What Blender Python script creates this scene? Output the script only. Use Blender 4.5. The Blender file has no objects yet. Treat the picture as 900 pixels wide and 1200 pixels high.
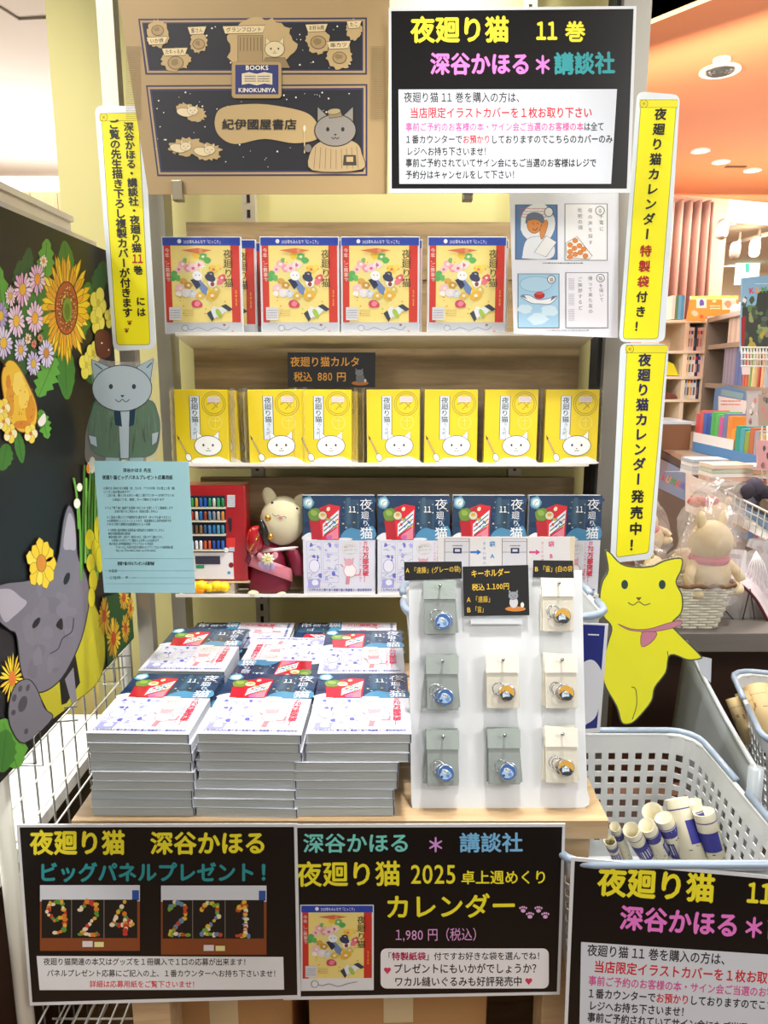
import bpy, bmesh, math, random
from mathutils import Vector, Matrix
from mathutils.geometry import tessellate_polygon
random.seed(7)
S = bpy.context.scene
COL = S.collection
EYE = 1.37
TH = math.radians(11.1)
F = 866.0
CT, ST = math.cos(TH), math.sin(TH)
# ---------------- camera, world, lights, exposure ----------------
cam = bpy.data.cameras.new('camera'); cam.sensor_fit = 'AUTO'; cam.sensor_width = 36; cam.lens = F*36/1200
cam.clip_start = 0.02; cam.clip_end = 60
co = bpy.data.objects.new('camera', cam); COL.objects.link(co)
co.location = (0, 0, EYE); co.rotation_euler = (math.radians(90)-TH, 0, 0); S.camera = co
vs = S.view_settings; vs.view_transform = 'Standard'; vs.look = 'None'; vs.exposure = 0.3; vs.gamma = 1; vs.use_curve_mapping = False
W = bpy.data.worlds.new('world'); S.world = W; W.use_nodes = True
W.node_tree.nodes['Background'].inputs[0].default_value = (1.0, .975, .94, 1)
W.node_tree.nodes['Background'].inputs[1].default_value = 0.46
def area(name, loc, tgt, size, power, color=(1, .97, .92), sy=None):
    l = bpy.data.lights.new(name, 'AREA'); l.energy = power; l.color = color; l.size = size
    if sy: l.shape = 'RECTANGLE'; l.size_y = sy
    o = bpy.data.objects.new(name, l); COL.objects.link(o); o.location = loc
    o.rotation_euler = (Vector(tgt)-Vector(loc)).to_track_quat('-Z', 'Y').to_euler(); return o
def spot(name, loc, tgt, power, ang, r=.05, blend=.5, color=(1, .97, .92)):
    l = bpy.data.lights.new(name, 'SPOT'); l.energy = power; l.color = color; l.spot_size = math.radians(ang)
    l.spot_blend = blend; l.shadow_soft_size = r
    o = bpy.data.objects.new(name, l); COL.objects.link(o); o.location = loc
    o.rotation_euler = (Vector(tgt)-Vector(loc)).to_track_quat('-Z', 'Y').to_euler(); return o
spot('ceiling_spot_light', (.25, .92, EYE+1.28), (-.02, 1.16, EYE-.55), 84, 54, .045, .75)
area('cove_and_fill_light', (.9, 2.3, EYE+1.05), (1.1, 2.7, EYE+1.4), 1.0, 7, (1, .95, .9))  # added unseen uplight, brightens the dark near part of the grey ceiling
spot('ceiling_spot_light', (-.75, .75, EYE+1.28), (-.1, 1.3, EYE-.3), 20, 80, .06)
spot('ceiling_spot_light', (1.0, .85, EYE+1.28), (.45, 1.35, EYE-.4), 22, 80, .06)
spot('ceiling_spot_light', (1.35, 1.6, EYE+1.28), (1.25, 2.2, EYE-.6), 75, 80, .08)
spot('ceiling_spot_light', (-1.5, 1.3, EYE+1.28), (-1.3, 1.7, EYE-.6), 120, 110, .08)
spot('top_shelf_fill_light', (.15, 1.43, EYE+1.2), (.12, 1.56, EYE), 85, 66, .05)  # fill added out of view above the rack to brighten the top shelf
area('cove_and_fill_light', (1.4, 3.0, EYE+1.0), (3.0, 4.6, EYE+1.3), 1.6, 14, (1, .93, .84), .1)
area('cove_and_fill_light', (3.0, 5.2, EYE+.45), (3.0, 4.6, EYE+1.3), 2.5, 26, (1, .93, .84), .2)  # added unseen uplight behind the bookcase, lifts the orange ceiling
area('cove_and_fill_light', (-2.4, 5.0, EYE+.5), (-2.2, 4.0, EYE+1.4), 2.0, 50, (1, .96, .92), .2)  # added unseen uplight for more bounce on the left grey ceiling
area('panel_and_fill_light', (-1.55, -.5, EYE+1.2), (0, 1.15, EYE-.6), .9, 24)  # added front fill behind the camera, kept aside so signs do not mirror it
area('panel_and_fill_light', (1.75, -.6, EYE+1.2), (0, 1.15, EYE-.6), .9, 30)  # second added front fill, brightens the table and basket signs
area('panel_and_fill_light', (1.6, 3.6, EYE+1.25), (1.6, 3.9, 0), 1.2, 70, (1, .95, .88))
area('panel_and_fill_light', (2.8, 8.2, EYE+1.15), (2.8, 8.2, 0), 2.4, 160, (1, .95, .88))
area('panel_and_fill_light', (-2.6, 3.4, EYE+1.2), (-2.6, 3.8, 0), 1.6, 130, (1, .97, .92))
area('cove_and_fill_light', (3.2, 5.78, EYE+1.12), (3.2, 6.1, EYE+.9), 5.0, 60, (1, .95, .9), .06)
# ---------------- helpers ----------------
def lin(h):
    h = h.lstrip('#'); out = []
    for i in (0, 2, 4):
        c = int(h[i:i+2], 16)/255
        out.append(c/12.92 if c <= .04045 else ((c+.055)/1.055)**2.4)
    return (*out, 1)
_M = {}
def mat(col, rough=.55, metal=0, coat=0, bump=0, bscale=60, noise=0, nscale=8, emit=0, stretch=None):
    """plain painted / printed surface with optional procedural mottling and relief"""
    k = (col, rough, metal, coat, bump, bscale, noise, nscale, emit, stretch)
    if k in _M: return _M[k]
    m = bpy.data.materials.new('surface_'+col.strip('#')); m.use_nodes = True; nt = m.node_tree; b = nt.nodes['Principled BSDF']
    b.inputs['Base Color'].default_value = lin(col); b.inputs['Roughness'].default_value = rough
    b.inputs['Metallic'].default_value = metal; b.inputs['Coat Weight'].default_value = coat
    b.inputs['Coat Roughness'].default_value = .12
    if emit: b.inputs['Emission Color'].default_value = lin(col); b.inputs['Emission Strength'].default_value = emit
    if noise or bump:
        tc = nt.nodes.new('ShaderNodeTexCoord'); mp = nt.nodes.new('ShaderNodeMapping')
        nt.links.new(tc.outputs['Object'], mp.inputs[0])
        if stretch: mp.inputs['Scale'].default_value = stretch
    if noise:
        n = nt.nodes.new('ShaderNodeTexNoise'); n.inputs['Scale'].default_value = nscale; n.inputs['Detail'].default_value = 5
        nt.links.new(mp.outputs[0], n.inputs[0])
        r = nt.nodes.new('ShaderNodeValToRGB'); c = lin(col)
        r.color_ramp.elements[0].position = .3; r.color_ramp.elements[1].position = .7
        r.color_ramp.elements[0].color = tuple(x*(1-noise) for x in c[:3])+(1,)
        r.color_ramp.elements[1].color = tuple(min(1, x*(1+noise)) for x in c[:3])+(1,)
        nt.links.new(n.outputs[0], r.inputs[0]); nt.links.new(r.outputs[0], b.inputs['Base Color'])
    if bump:
        n = nt.nodes.new('ShaderNodeTexNoise'); n.inputs['Scale'].default_value = bscale; n.inputs['Detail'].default_value = 3
        nt.links.new(mp.outputs[0], n.inputs[0])
        bp = nt.nodes.new('ShaderNodeBump'); bp.inputs['Strength'].default_value = bump; bp.inputs['Distance'].default_value = .002
        nt.links.new(n.outputs[0], bp.inputs['Height']); nt.links.new(bp.outputs[0], b.inputs['Normal'])
    _M[k] = m; return m
def wood(c1, c2, scale=(1.2, 14, 14), rough=.5):
    k = ('wood', c1, c2, scale, rough)
    if k in _M: return _M[k]
    m = bpy.data.materials.new('wood'); m.use_nodes = True; nt = m.node_tree; b = nt.nodes['Principled BSDF']
    tc = nt.nodes.new('ShaderNodeTexCoord'); mp = nt.nodes.new('ShaderNodeMapping'); mp.inputs['Scale'].default_value = scale
    n = nt.nodes.new('ShaderNodeTexNoise'); n.inputs['Scale'].default_value = 3.2; n.inputs['Detail'].default_value = 7; n.inputs['Roughness'].default_value = .62
    n.inputs['Distortion'].default_value = .6
    r = nt.nodes.new('ShaderNodeValToRGB'); r.color_ramp.elements[0].color = lin(c1); r.color_ramp.elements[1].color = lin(c2)
    r.color_ramp.elements[0].position = .3; r.color_ramp.elements[1].position = .68
    oi = nt.nodes.new('ShaderNodeObjectInfo'); va = nt.nodes.new('ShaderNodeVectorMath'); va.operation = 'ADD'
    nt.links.new(tc.outputs['Object'], va.inputs[0]); nt.links.new(oi.outputs['Random'], va.inputs[1])
    nt.links.new(va.outputs[0], mp.inputs[0]); nt.links.new(mp.outputs[0], n.inputs[0]); nt.links.new(n.outputs[0], r.inputs[0])
    nt.links.new(r.outputs[0], b.inputs['Base Color']); b.inputs['Roughness'].default_value = rough
    _M[k] = m; return m
def clear(tint='#ffffff', gloss=.10, rough=.05, haze=0.0, bump=.5, bs=25):
    """thin clear plastic film: mostly transparent, a glossy skin, optional milkiness"""
    k = ('clear', tint, gloss, rough, haze, bump, bs)
    if k in _M: return _M[k]
    m = bpy.data.materials.new('clear_film'); m.use_nodes = True; nt = m.node_tree; nt.nodes.remove(nt.nodes['Principled BSDF'])
    out = nt.nodes['Material Output']; t = nt.nodes.new('ShaderNodeBsdfTransparent'); t.inputs[0].default_value = lin(tint)
    g = nt.nodes.new('ShaderNodeBsdfGlossy'); g.inputs['Roughness'].default_value = rough
    d = nt.nodes.new('ShaderNodeBsdfDiffuse'); d.inputs[0].default_value = (.9, .9, .9, 1)
    n = nt.nodes.new('ShaderNodeTexNoise'); n.inputs['Scale'].default_value = bs; n.inputs['Detail'].default_value = 4
    tc = nt.nodes.new('ShaderNodeTexCoord'); nt.links.new(tc.outputs['Object'], n.inputs[0])
    bp = nt.nodes.new('ShaderNodeBump'); bp.inputs['Strength'].default_value = bump; bp.inputs['Distance'].default_value = .004
    nt.links.new(n.outputs[0], bp.inputs['Height']); nt.links.new(bp.outputs[0], g.inputs['Normal'])
    a = nt.nodes.new('ShaderNodeMixShader'); a.inputs[0].default_value = haze
    nt.links.new(t.outputs[0], a.inputs[1]); nt.links.new(d.outputs[0], a.inputs[2])
    c = nt.nodes.new('ShaderNodeMixShader'); c.inputs[0].default_value = gloss
    nt.links.new(a.outputs[0], c.inputs[1]); nt.links.new(g.outputs[0], c.inputs[2]); nt.links.new(c.outputs[0], out.inputs[0])
    _M[k] = m; return m
# photograph pixel -> point on a real plane
def ray(px, py):
    x = (px-450)/F; v = (py-600)/F
    return Vector((x, CT-v*ST, -(ST+v*CT)))
CAM = Vector((0, 0, EYE))
def V(px, py, y): d = ray(px, py); return CAM+d*(y/d.y)
def H(px, py, z): d = ray(px, py); return CAM+d*((z-EYE)/d.z)
def X(px, py, x): d = ray(px, py); return CAM+d*(x/d.x)
class Plane:
    def __init__(s, p, n, up=None):
        s.p = Vector(p); s.n = Vector(n).normalized()
        if s.n.dot(CAM-s.p) < 0: s.n = -s.n
    def __call__(s, px, py, lift=0):
        d = ray(px, py); t = (s.p-CAM).dot(s.n)/d.dot(s.n); return CAM+d*t+s.n*lift
def PY(y): return Plane((0, y, 0), (0, -1, 0))
def mat_of(o):
    m = Matrix.Identity(4)
    while o is not None: m = o.matrix_basis @ m; o = o.parent
    return m
def tag(o, label=None, cat=None, group=None, kind=None):
    if label: o['label'] = label
    if cat: o['category'] = cat
    if group: o['group'] = group
    if kind: o['kind'] = kind
    return o
def thing(name, label, cat, loc=(0, 0, 0), rot=(0, 0, 0), group=None, kind=None):
    o = bpy.data.objects.new(name, None); COL.objects.link(o); o.location = loc; o.rotation_euler = rot
    o.empty_display_size = .05
    return tag(o, label, cat, group, kind)
class MB:
    """collects geometry, then links it as ONE mesh object"""
    def __init__(s): s.v = []; s.f = []; s.mi = []; s.mats = []; s.sm = []; s.T = Matrix.Identity(4)
    def m(s, material):
        if material not in s.mats: s.mats.append(material)
        return s.mats.index(material)
    def add(s, vs, fs, material, smooth=False):
        b = len(s.v); k = s.m(material); s.v += [s.T @ Vector(p) for p in vs]
        for f in fs: s.f.append([b+i for i in f]); s.mi.append(k); s.sm.append(smooth)
        return s
    def box(s, c, d, material, rz=0, R=None):
        x, y, z = (a/2 for a in d); vs = [Vector((i*x, j*y, k*z)) for i in (-1, 1) for j in (-1, 1) for k in (-1, 1)]
        if R is None: R = Matrix.Rotation(rz, 3, 'Z')
        return s.add([R @ p+Vector(c) for p in vs], [(0, 1, 3, 2), (4, 6, 7, 5), (0, 4, 5, 1), (2, 3, 7, 6), (0, 2, 6, 4), (1, 5, 7, 3)], material)
    def bbox(s, lo, hi, material): return s.box([(a+b)/2 for a, b in zip(lo, hi)], [b-a for a, b in zip(lo, hi)], material)
    def prism(s, pts, n, material, smooth=False):
        """closed outline pts, extruded by vector n; caps and sides"""
        k = len(pts); n = Vector(n); vs = [Vector(p) for p in pts]+[Vector(p)+n for p in pts]
        caps = tessellate_polygon([vs[:k]]) if k > 4 else [list(range(k))]
        return s.add(vs, [list(f) for f in caps]+[[k+i for i in reversed(f)] for f in caps]+[(i, (i+1) % k, k+(i+1) % k, k+i) for i in range(k)], material)
    def tube(s, path, r, material, n=8, closed=False, cap=True):
        path = [Vector(p) for p in path]; N = len(path); vs = []; fs = []; up = None
        rr = r if isinstance(r, (list, tuple)) else [r]*N
        for i, p in enumerate(path):
            if closed: t = (path[(i+1) % N]-path[i-1])
            else: t = path[min(i+1, N-1)]-path[max(i-1, 0)]
            t.normalize()
            if up is None: up = Vector((0, 0, 1)) if abs(t.z) < .9 else Vector((1, 0, 0))
            a = t.cross(up); a.normalize(); up = a.cross(t); up.normalize()
            for j in range(n):
                q = 2*math.pi*j/n; vs.append(p+a*math.cos(q)*rr[i]+up*math.sin(q)*rr[i])
        for i in range(N if closed else N-1):
            for j in range(n):
                i2 = (i+1) % N; fs.append((i*n+j, i*n+(j+1) % n, i2*n+(j+1) % n, i2*n+j))
        if cap and not closed: fs += [list(range(n))[::-1], [(N-1)*n+j for j in range(n)]]
        return s.add(vs, fs, material, True)
    def lathe(s, prof, material, c=(0, 0, 0), n=16, sx=1, sy=1):
        vs = []; fs = []
        for r, z in prof:
            for j in range(n): q = 2*math.pi*j/n; vs.append((c[0]+r*math.cos(q)*sx, c[1]+r*math.sin(q)*sy, c[2]+z))
        for i in range(len(prof)-1):
            for j in range(n): fs.append((i*n+j, i*n+(j+1) % n, (i+1)*n+(j+1) % n, (i+1)*n+j))
        return s.add(vs, fs, material, True)
    def ball(s, c, r, material, n=14, k=9, R=None, nz=0, seed=0):
        rx, ry, rz = r if isinstance(r, (list, tuple)) else (r, r, r); vs = []; fs = []; rd = random.Random(seed)
        for i in range(k+1):
            a = -math.pi/2+math.pi*i/k
            for j in range(n):
                q = 2*math.pi*j/n; e = 1+nz*(rd.random()-.5)
                p = Vector((rx*math.cos(a)*math.cos(q)*e, ry*math.cos(a)*math.sin(q)*e, rz*math.sin(a)*e))
                vs.append((R @ p if R else p)+Vector(c))
        for i in range(k):
            for j in range(n): fs.append((i*n+j, i*n+(j+1) % n, (i+1)*n+(j+1) % n, (i+1)*n+j))
        return s.add(vs, fs, material, True)
    def grid(s, fn, nu, nv, material, smooth=True):
        vs = [fn(i/nu, j/nv) for j in range(nv+1) for i in range(nu+1)]
        return s.add(vs, [(j*(nu+1)+i, j*(nu+1)+i+1, (j+1)*(nu+1)+i+1, (j+1)*(nu+1)+i) for j in range(nv) for i in range(nu)], material, smooth)
    def build(s, name, parent=None, world=False, label=None, cat=None, group=None, kind=None, origin=None, bevel=0, solid=0, sub=0):
        me = bpy.data.meshes.new(name); off = Vector((0, 0, 0))
        if parent is None and s.v:
            if origin is None:
                xs, ys, zs = zip(*s.v); off = Vector(((min(xs)+max(xs))/2, (min(ys)+max(ys))/2, min(zs)))
            else: off = Vector(origin)
            vs = [p-off for p in s.v]
        elif world: inv = mat_of(parent).inverted(); vs = [inv @ p for p in s.v]
        else: vs = s.v
        me.from_pydata(vs, [], s.f)
        for m_ in s.mats: me.materials.append(m_)
        me.polygons.foreach_set('material_index', s.mi); me.polygons.foreach_set('use_smooth', s.sm); me.update()
        o = bpy.data.objects.new(name, me); COL.objects.link(o); o.location = off; o.parent = parent
        if bevel: b = o.modifiers.new('bevel', 'BEVEL'); b.width = bevel; b.segments = 2; b.limit_method = 'ANGLE'
        if sub: b = o.modifiers.new('sub', 'SUBSURF'); b.levels = b.render_levels = sub
        if solid: b = o.modifiers.new('solid', 'SOLIDIFY'); b.thickness = solid; b.offset = 0
        return tag(o, label, cat, group, kind)
def copy_tree(o, parent=None):
    c = o.copy(); COL.objects.link(c); c.parent = parent
    for ch in [x for x in bpy.data.objects if x.parent == o and x != c]: copy_tree(ch, c)
    return c
_G = {}
def glyph(ch, bold=0, res=2):
    k = (ch, bold, res)
    if k not in _G:
        cu = bpy.data.curves.new('g', 'FONT'); cu.body = '１' if ch == '1' else ch; cu.size = 1; cu.resolution_u = res; cu.offset = bold
        ob = bpy.data.objects.new('g', cu); m = ob.to_mesh()
        vs = [(v.co.x, v.co.y) for v in m.vertices]; fs = [tuple(p.vertices) for p in m.polygons]
        if ch == '1': x_ = min(v[0] for v in vs)-.05; vs = [(p-x_, q) for p, q in vs]; adv = max(v[0] for v in vs)+.08
        elif ord(ch) > 0x2000: adv = 1.0
        else: adv = (max(v[0] for v in vs)+.07) if vs else .3
        ob.to_mesh_clear(); bpy.data.objects.remove(ob); bpy.data.curves.remove(cu); _G[k] = (vs, fs, adv)
    return _G[k]
def hexp(cx, cy, rx, ry, n=24, rot=0, jag=0, rd=random):
    c, s_ = math.cos(rot), math.sin(rot); out = []
    for i in range(n):
        q = 2*math.pi*i/n; e = 1+jag*(rd.random()-.5)*2; x, y = rx*math.cos(q)*e, ry*math.sin(q)*e
        out.append((cx+x*c-y*s_, cy+x*s_+y*c))
    return out
def rrect(x0, y0, x1, y1, r, n=5):
    out = []
    for cx, cy, a in ((x1-r, y0+r, -90), (x1-r, y1-r, 0), (x0+r, y1-r, 90), (x0+r, y0+r, 180)):
        for i in range(n+1): q = math.radians(a+90*i/n); out.append((cx+r*math.cos(q), cy+r*math.sin(q)))
    return out
def smooth(pts, k=4, closed=True):
    """Catmull-Rom through pts"""
    n = len(pts); out = []
    for i in range(n if closed else n-1):
        if closed: p = [pts[(i+j-1) % n] for j in range(4)]
        else: p = [pts[max(0, min(n-1, i+j-1))] for j in range(4)]
        for s_ in range(k):
            t = s_/k
            out.append(tuple(.5*((2*p[1][a])+(-p[0][a]+p[2][a])*t+(2*p[0][a]-5*p[1][a]+4*p[2][a]-p[3][a])*t*t+(-p[0][a]+3*p[1][a]-3*p[2][a]+p[3][a])*t**3) for a in (0, 1)))
    if not closed: out.append(pts[-1])
    return out
class Art:
    """flat print built of thin coloured faces lying on a sheet; fn(u, v, lift) gives the point, v grows downwards"""
    def __init__(s, fn, step=1e-5, base=1.5e-4, rough=.5, coat=0): s.fn = fn; s.mb = MB(); s.L = base; s.step = step; s.r = rough; s.coat = coat
    def mt(s, c): return mat(c, s.r, 0, s.coat) if isinstance(c, str) else c
    def up(s): s.L += s.step
    def shift(s, b):
        b *= 1.15
        return [(0, 0)] if b < .006 else [(-b, 0), (b, 0), (0, -b), (0, b)]
    def face(s, pts, c, up=True):
        if up: s.up()
        fs = [list(range(len(pts)))] if len(pts) < 5 else tessellate_polygon([[Vector((x, y, 0)) for x, y in pts]])
        s.mb.add([s.fn(x, y, s.L) for x, y in pts], fs, s.mt(c))
    def poly(s, pts, c, out=None, w=1):
        s.face(pts, c)
        if out: s.line(list(pts), out, w, True)
    def rect(s, x0, y0, x1, y1, c, out=None, w=1): s.poly([(x0, y0), (x1, y0), (x1, y1), (x0, y1)], c, out, w)
    def ell(s, cx, cy, rx, ry, c, n=20, rot=0, out=None, w=1, jag=0): s.poly(hexp(cx, cy, rx, ry, n, rot, jag), c, out, w)
    def line(s, pts, c, w, closed=False, up=True):
        if up: s.up()
        n = len(pts); L = []; R = []
        for i in range(n):
            a = pts[i-1] if (i or closed) else pts[i]; b = pts[(i+1) % n] if (i < n-1 or closed) else pts[i]
            dx, dy = b[0]-a[0], b[1]-a[1]; d = math.hypot(dx, dy) or 1; nx, ny = -dy/d*w/2, dx/d*w/2
            L.append((pts[i][0]+nx, pts[i][1]+ny)); R.append((pts[i][0]-nx, pts[i][1]-ny))
        vs = [s.fn(x, y, s.L) for x, y in L+R]
        s.mb.add(vs, [(i, (i+1) % n, n+(i+1) % n, n+i) for i in range(n if closed else n-1)], s.mt(c))
    def text(s, t, p0, p1, h, c, bold=0, res=2, up=True):
        """text on the baseline p0 -> p1, em height h"""
        if up: s.up()
        gl = [glyph(ch, 0, res) for ch in t]; tot = sum(g[2] for g in gl)
        dx, dy = p1[0]-p0[0], p1[1]-p0[1]; d = math.hypot(dx, dy); ux, uy = dx/d, dy/d; k = d/tot; x = 0
        for g in gl:
            for i, (da, db) in enumerate(s.shift(bold)):
                s.mb.add([s.fn(p0[0]+ux*(x+a+da)*k+uy*(b+db)*h, p0[1]+uy*(x+a+da)*k-ux*(b+db)*h, s.L+i*8e-7) for a, b in g[0]], g[1], s.mt(c))
            x += g[2]
    def vtext(s, t, p0, p1, w, c, bold=0, res=2, up=True):
        """characters one under the other from p0 to p1 (centre line), w wide"""
        if up: s.up()
        n = len(t); dx, dy = (p1[0]-p0[0])/n, (p1[1]-p0[1])/n; ch_h = math.hypot(dx, dy)
        for i, ch in enumerate(t):
            g = glyph(ch, 0, res); cx, cy = p0[0]+dx*(i+.5), p0[1]+dy*(i+.5)
            if not g[0]: continue
            mx = .5 if ord(ch) > 0x2000 else (g[2]-.03)/2
            for i_, (da, db) in enumerate(s.shift(bold)):
                pts = []
                for a, b in g[0]:
                    a += da-mx; b += db-.38
                    if ch in 'ー―〜「」（）': a, b = -b, -a
                    X_, Y_ = a*w, -b*min(w, ch_h*1.02)
                    pts.append(s.fn(cx+X_+Y_*dx/ch_h, cy+Y_, s.L+i_*8e-7))
                s.mb.add(pts, g[1], s.mt(c))
    def tiny(s, x0, y0, x1, y1, rows, c, seed=1, w=.5):
        """lines of print too small to read"""
        s.up(); rd = random.Random(seed)
        for r in range(rows):
            y = y0+(y1-y0)*(r+.5)/rows; x = x0; hh = (y1-y0)/rows*w/2
            while x < x1:
                l = min(x1-x, (x1-x0)*(.02+.05*rd.random())); e = .6+.4*rd.random()
                s.mb.add([s.fn(a, b, s.L) for a, b in ((x, y-hh*e), (x+l, y-hh*e), (x+l, y+hh*e), (x, y+hh*e))], [(0, 1, 2, 3)], s.mt(c)); x += l+(x1-x0)*.012
    def petals(s, cx, cy, rx, ry, n, cols, core, cr=.35, out=None, pw=.5, r0=.2, point=.0, seed=0):
        rd = random.Random(seed)
        for layer in range(2):
            s.up()
            for i in range(layer, n, 2):
                q = 2*math.pi*i/n+(rd.random()-.5)*.15; e = .88+.24*rd.random(); wv = math.pi/n*pw*2
                def pt(r, a): return (cx+rx*r*e*math.cos(q+a), cy+ry*r*e*math.sin(q+a))
                pts = [pt(r0, -wv*.5), pt(.6, -wv*.9), pt(.88, -wv*.6), pt(1+point, 0), pt(.88, wv*.6), pt(.6, wv*.9), pt(r0, wv*.5)]
                s.face(pts, rd.choice(cols), False)
                if out: s.L += s.step*.5; s.line(pts, out, min(rx, ry)*.035, True, False); s.L -= s.step*.5
        s.L += s.step
        if core: s.ell(cx, cy, rx*cr, ry*cr, core, 18, out=out, w=min(rx, ry)*.05)
    def build(s, name, parent, world=True, label=None): return s.mb.build(name, parent, world, label)
def local(w, h, y=0):
    """mapper for things built in their own space: u,v in millimetres from the top left, face towards -Y"""
    return lambda u, v, l: Vector(((u-w/2)/1000, y-l, (h-v)/1000))
# ---------------- room shell ----------------
def struct(mb, name, label, **k): return mb.build(name, kind='structure', label=label, **k)
FL = mat('#8a6a4c', .45, noise=.12, nscale=3)
fm = MB()
fm.bbox((-6, -2.5, -.06), (9, 14, -.006), mat('#6b5039', .5)); flo = struct(fm, 'floor', 'brown wooden shop floor')
pl = MB(); pl.bbox((-.75, -.072, 0), (.75, .072, .006), wood('#6f4d33', '#94704f', (3, 18, 18), .4))
p0 = pl.build('floor_plank', flo, origin=None)
CEIL = EYE+1.36; OC = EYE+1.27
row = 0
first = True
for ix in range(-1, 2):
    for iy in range(0, 16):
        q = p0 if first else p0.copy()
        if not first: COL.objects.link(q); q.parent = flo
        first = False
        q.location = (-1.5+ix*1.51+(iy % 3)*.4, .45+iy*.148-5.75, .054)
p0.location.x += 0
m = MB(); m.bbox((-6, -2.5, CEIL), (9, 6.5, CEIL+.05), mat('#cbc3ba', .8, noise=.03, nscale=1.5)); struct(m, 'ceiling', 'pale grey shop ceiling')
# orange lowered ceiling, edge running diagonally
A1 = H(735, 38, OC); A2 = H(830, 0, OC); dr = (A2-A1).normalized()
e0 = A1-dr*4.2; e1 = A2+dr*1.6
far = []
for i in range(13):
    t = i/12; px = 690+t*260; far.append(H(px, 221+(t*1.0)*16+6*t*t, OC))
pts = [e1, e0, Vector((e0.x, 5.7, OC))]+far+[Vector((6.5, 7.2, OC)), Vector((6.5, 1.2, OC))]
pts = [Vector((p.x, p.y, OC)) for p in pts]
m = MB(); m.prism(pts, (0, 0, .07), mat('#d9824e', .7, noise=.03, nscale=1.2)); struct(m, 'ceiling', 'warm orange lowered ceiling')
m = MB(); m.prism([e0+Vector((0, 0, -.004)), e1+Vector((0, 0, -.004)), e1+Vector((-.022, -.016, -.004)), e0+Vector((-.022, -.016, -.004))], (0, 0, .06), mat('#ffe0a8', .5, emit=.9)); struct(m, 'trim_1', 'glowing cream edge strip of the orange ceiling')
# pillar wall behind the rack
WY = 1.70
xl = V(57, 60, WY).x; xr = V(716, 8, WY).x
m = MB(); m.bbox((xl, WY, 0), (xr, WY+.8, CEIL), mat('#c3bb7e', .75, noise=.03, nscale=3)); struct(m, 'wall_back', 'yellow green painted wall behind the display rack')
# pale plate seam on the ceiling at the left
m = MB()
a = H(-60, -30, CEIL-.002); b = H(22, 22, CEIL-.002); c = H(58, 20, CEIL-.002)
for p, q in ((a, b), (b, c)): m.tube([p, q], .006, mat('#7d776f', .8), 4)
struct(m, 'trim_2', 'dark joint in the grey ceiling')
# far left: bright band and slatted wood
m = MB(); m.bbox((-6, 6.0, 0), (-.2, 6.1, CEIL), mat('#efe8de', .8)); fw = struct(m, 'wall_left', 'bright far wall at the left')
m = MB(); m.bbox((-6, 5.75, V(30, 219, 5.8).z), (-.6, 6.0, V(30, 197, 5.8).z), mat('#fffaf2', .5, emit=1.6)); struct(m, 'trim_5', 'glowing white light cove at the far left')
m = MB(); m.bbox((-.1, 0, -.5), (.1, .02, .5), wood('#d9b98a', '#ecd3ab', (8, 8, 1), .6)); s0 = m.build('slat', fw)
zt = V(30, 219, 5.95).z
for i in range(16):
    q = s0 if i == 0 else s0.copy()
    if i: COL.objects.link(q); q.parent = fw
    q.location = (-1.35-i*.205+3.1, 5.96-6.05, zt-.5)
# curved fascia and walls under the orange ceiling
m = MB(); wc = mat('#f3b596', .7)
fpts = [(p.x, p.y+.3) for p in far]
m.grid(lambda u, v: Vector((fpts[min(12, int(round(u*12)))][0], fpts[min(12, int(round(u*12)))][1], OC+.02-v*(.12))), 12, 1, mat('#fff3e6', .7)); struct(m, 'trim_3', 'white cove fascia under the orange ceiling')
WF = 6.35
xo = V(849, 300, WF).x
m = MB(); m.bbox((1.2, WF, 0), (xo, WF+.12, CEIL), wc); struct(m, 'wall_right', 'salmon pink wall beside the opening')
tz = V(870, 241, WF).z
m = MB(); m.bbox((xo, WF, tz), (6.5, WF+.12, CEIL), mat('#fff1e4', .7)); struct(m, 'trim_4', 'white lintel over the opening')
# room beyond
m = MB(); m.bbox((xo-.5, WF+.12, EYE+1.25), (9, 10.6, EYE+1.3), mat('#f2e4cc', .8)); struct(m, 'ceiling', 'cream ceiling of the room beyond')
m = MB(); m.bbox((xo-2.5, 10.4, EYE+.55), (9, 10.5, EYE+1.3), mat('#e8d3b0', .8)); m.bbox((xo-2.5, 10.38, 0), (9, 10.5, EYE+.56), mat('#8a6f58', .7)); struct(m, 'wall_far', 'cream and brown far wall')
# curtain
m = MB(); cz1 = V(800, 236, 6.2).z; x0, x1 = V(762, 330, 6.2).x, V(829, 330, 6.2).x
m.grid(lambda u, v: Vector((x0+(x1-x0)*u*(1+.05*v), 6.2+.07*math.sin(u*2*math.pi*6.5+v)*(1-.2*v), cz1-v*2.3)), 90, 8, mat('#ab7d6c', .9, bump=.2, bscale=200))
o = m.build('curtain', label='dusty pink pleated curtain hanging against the salmon wall', cat='curtain', solid=.004)
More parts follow.
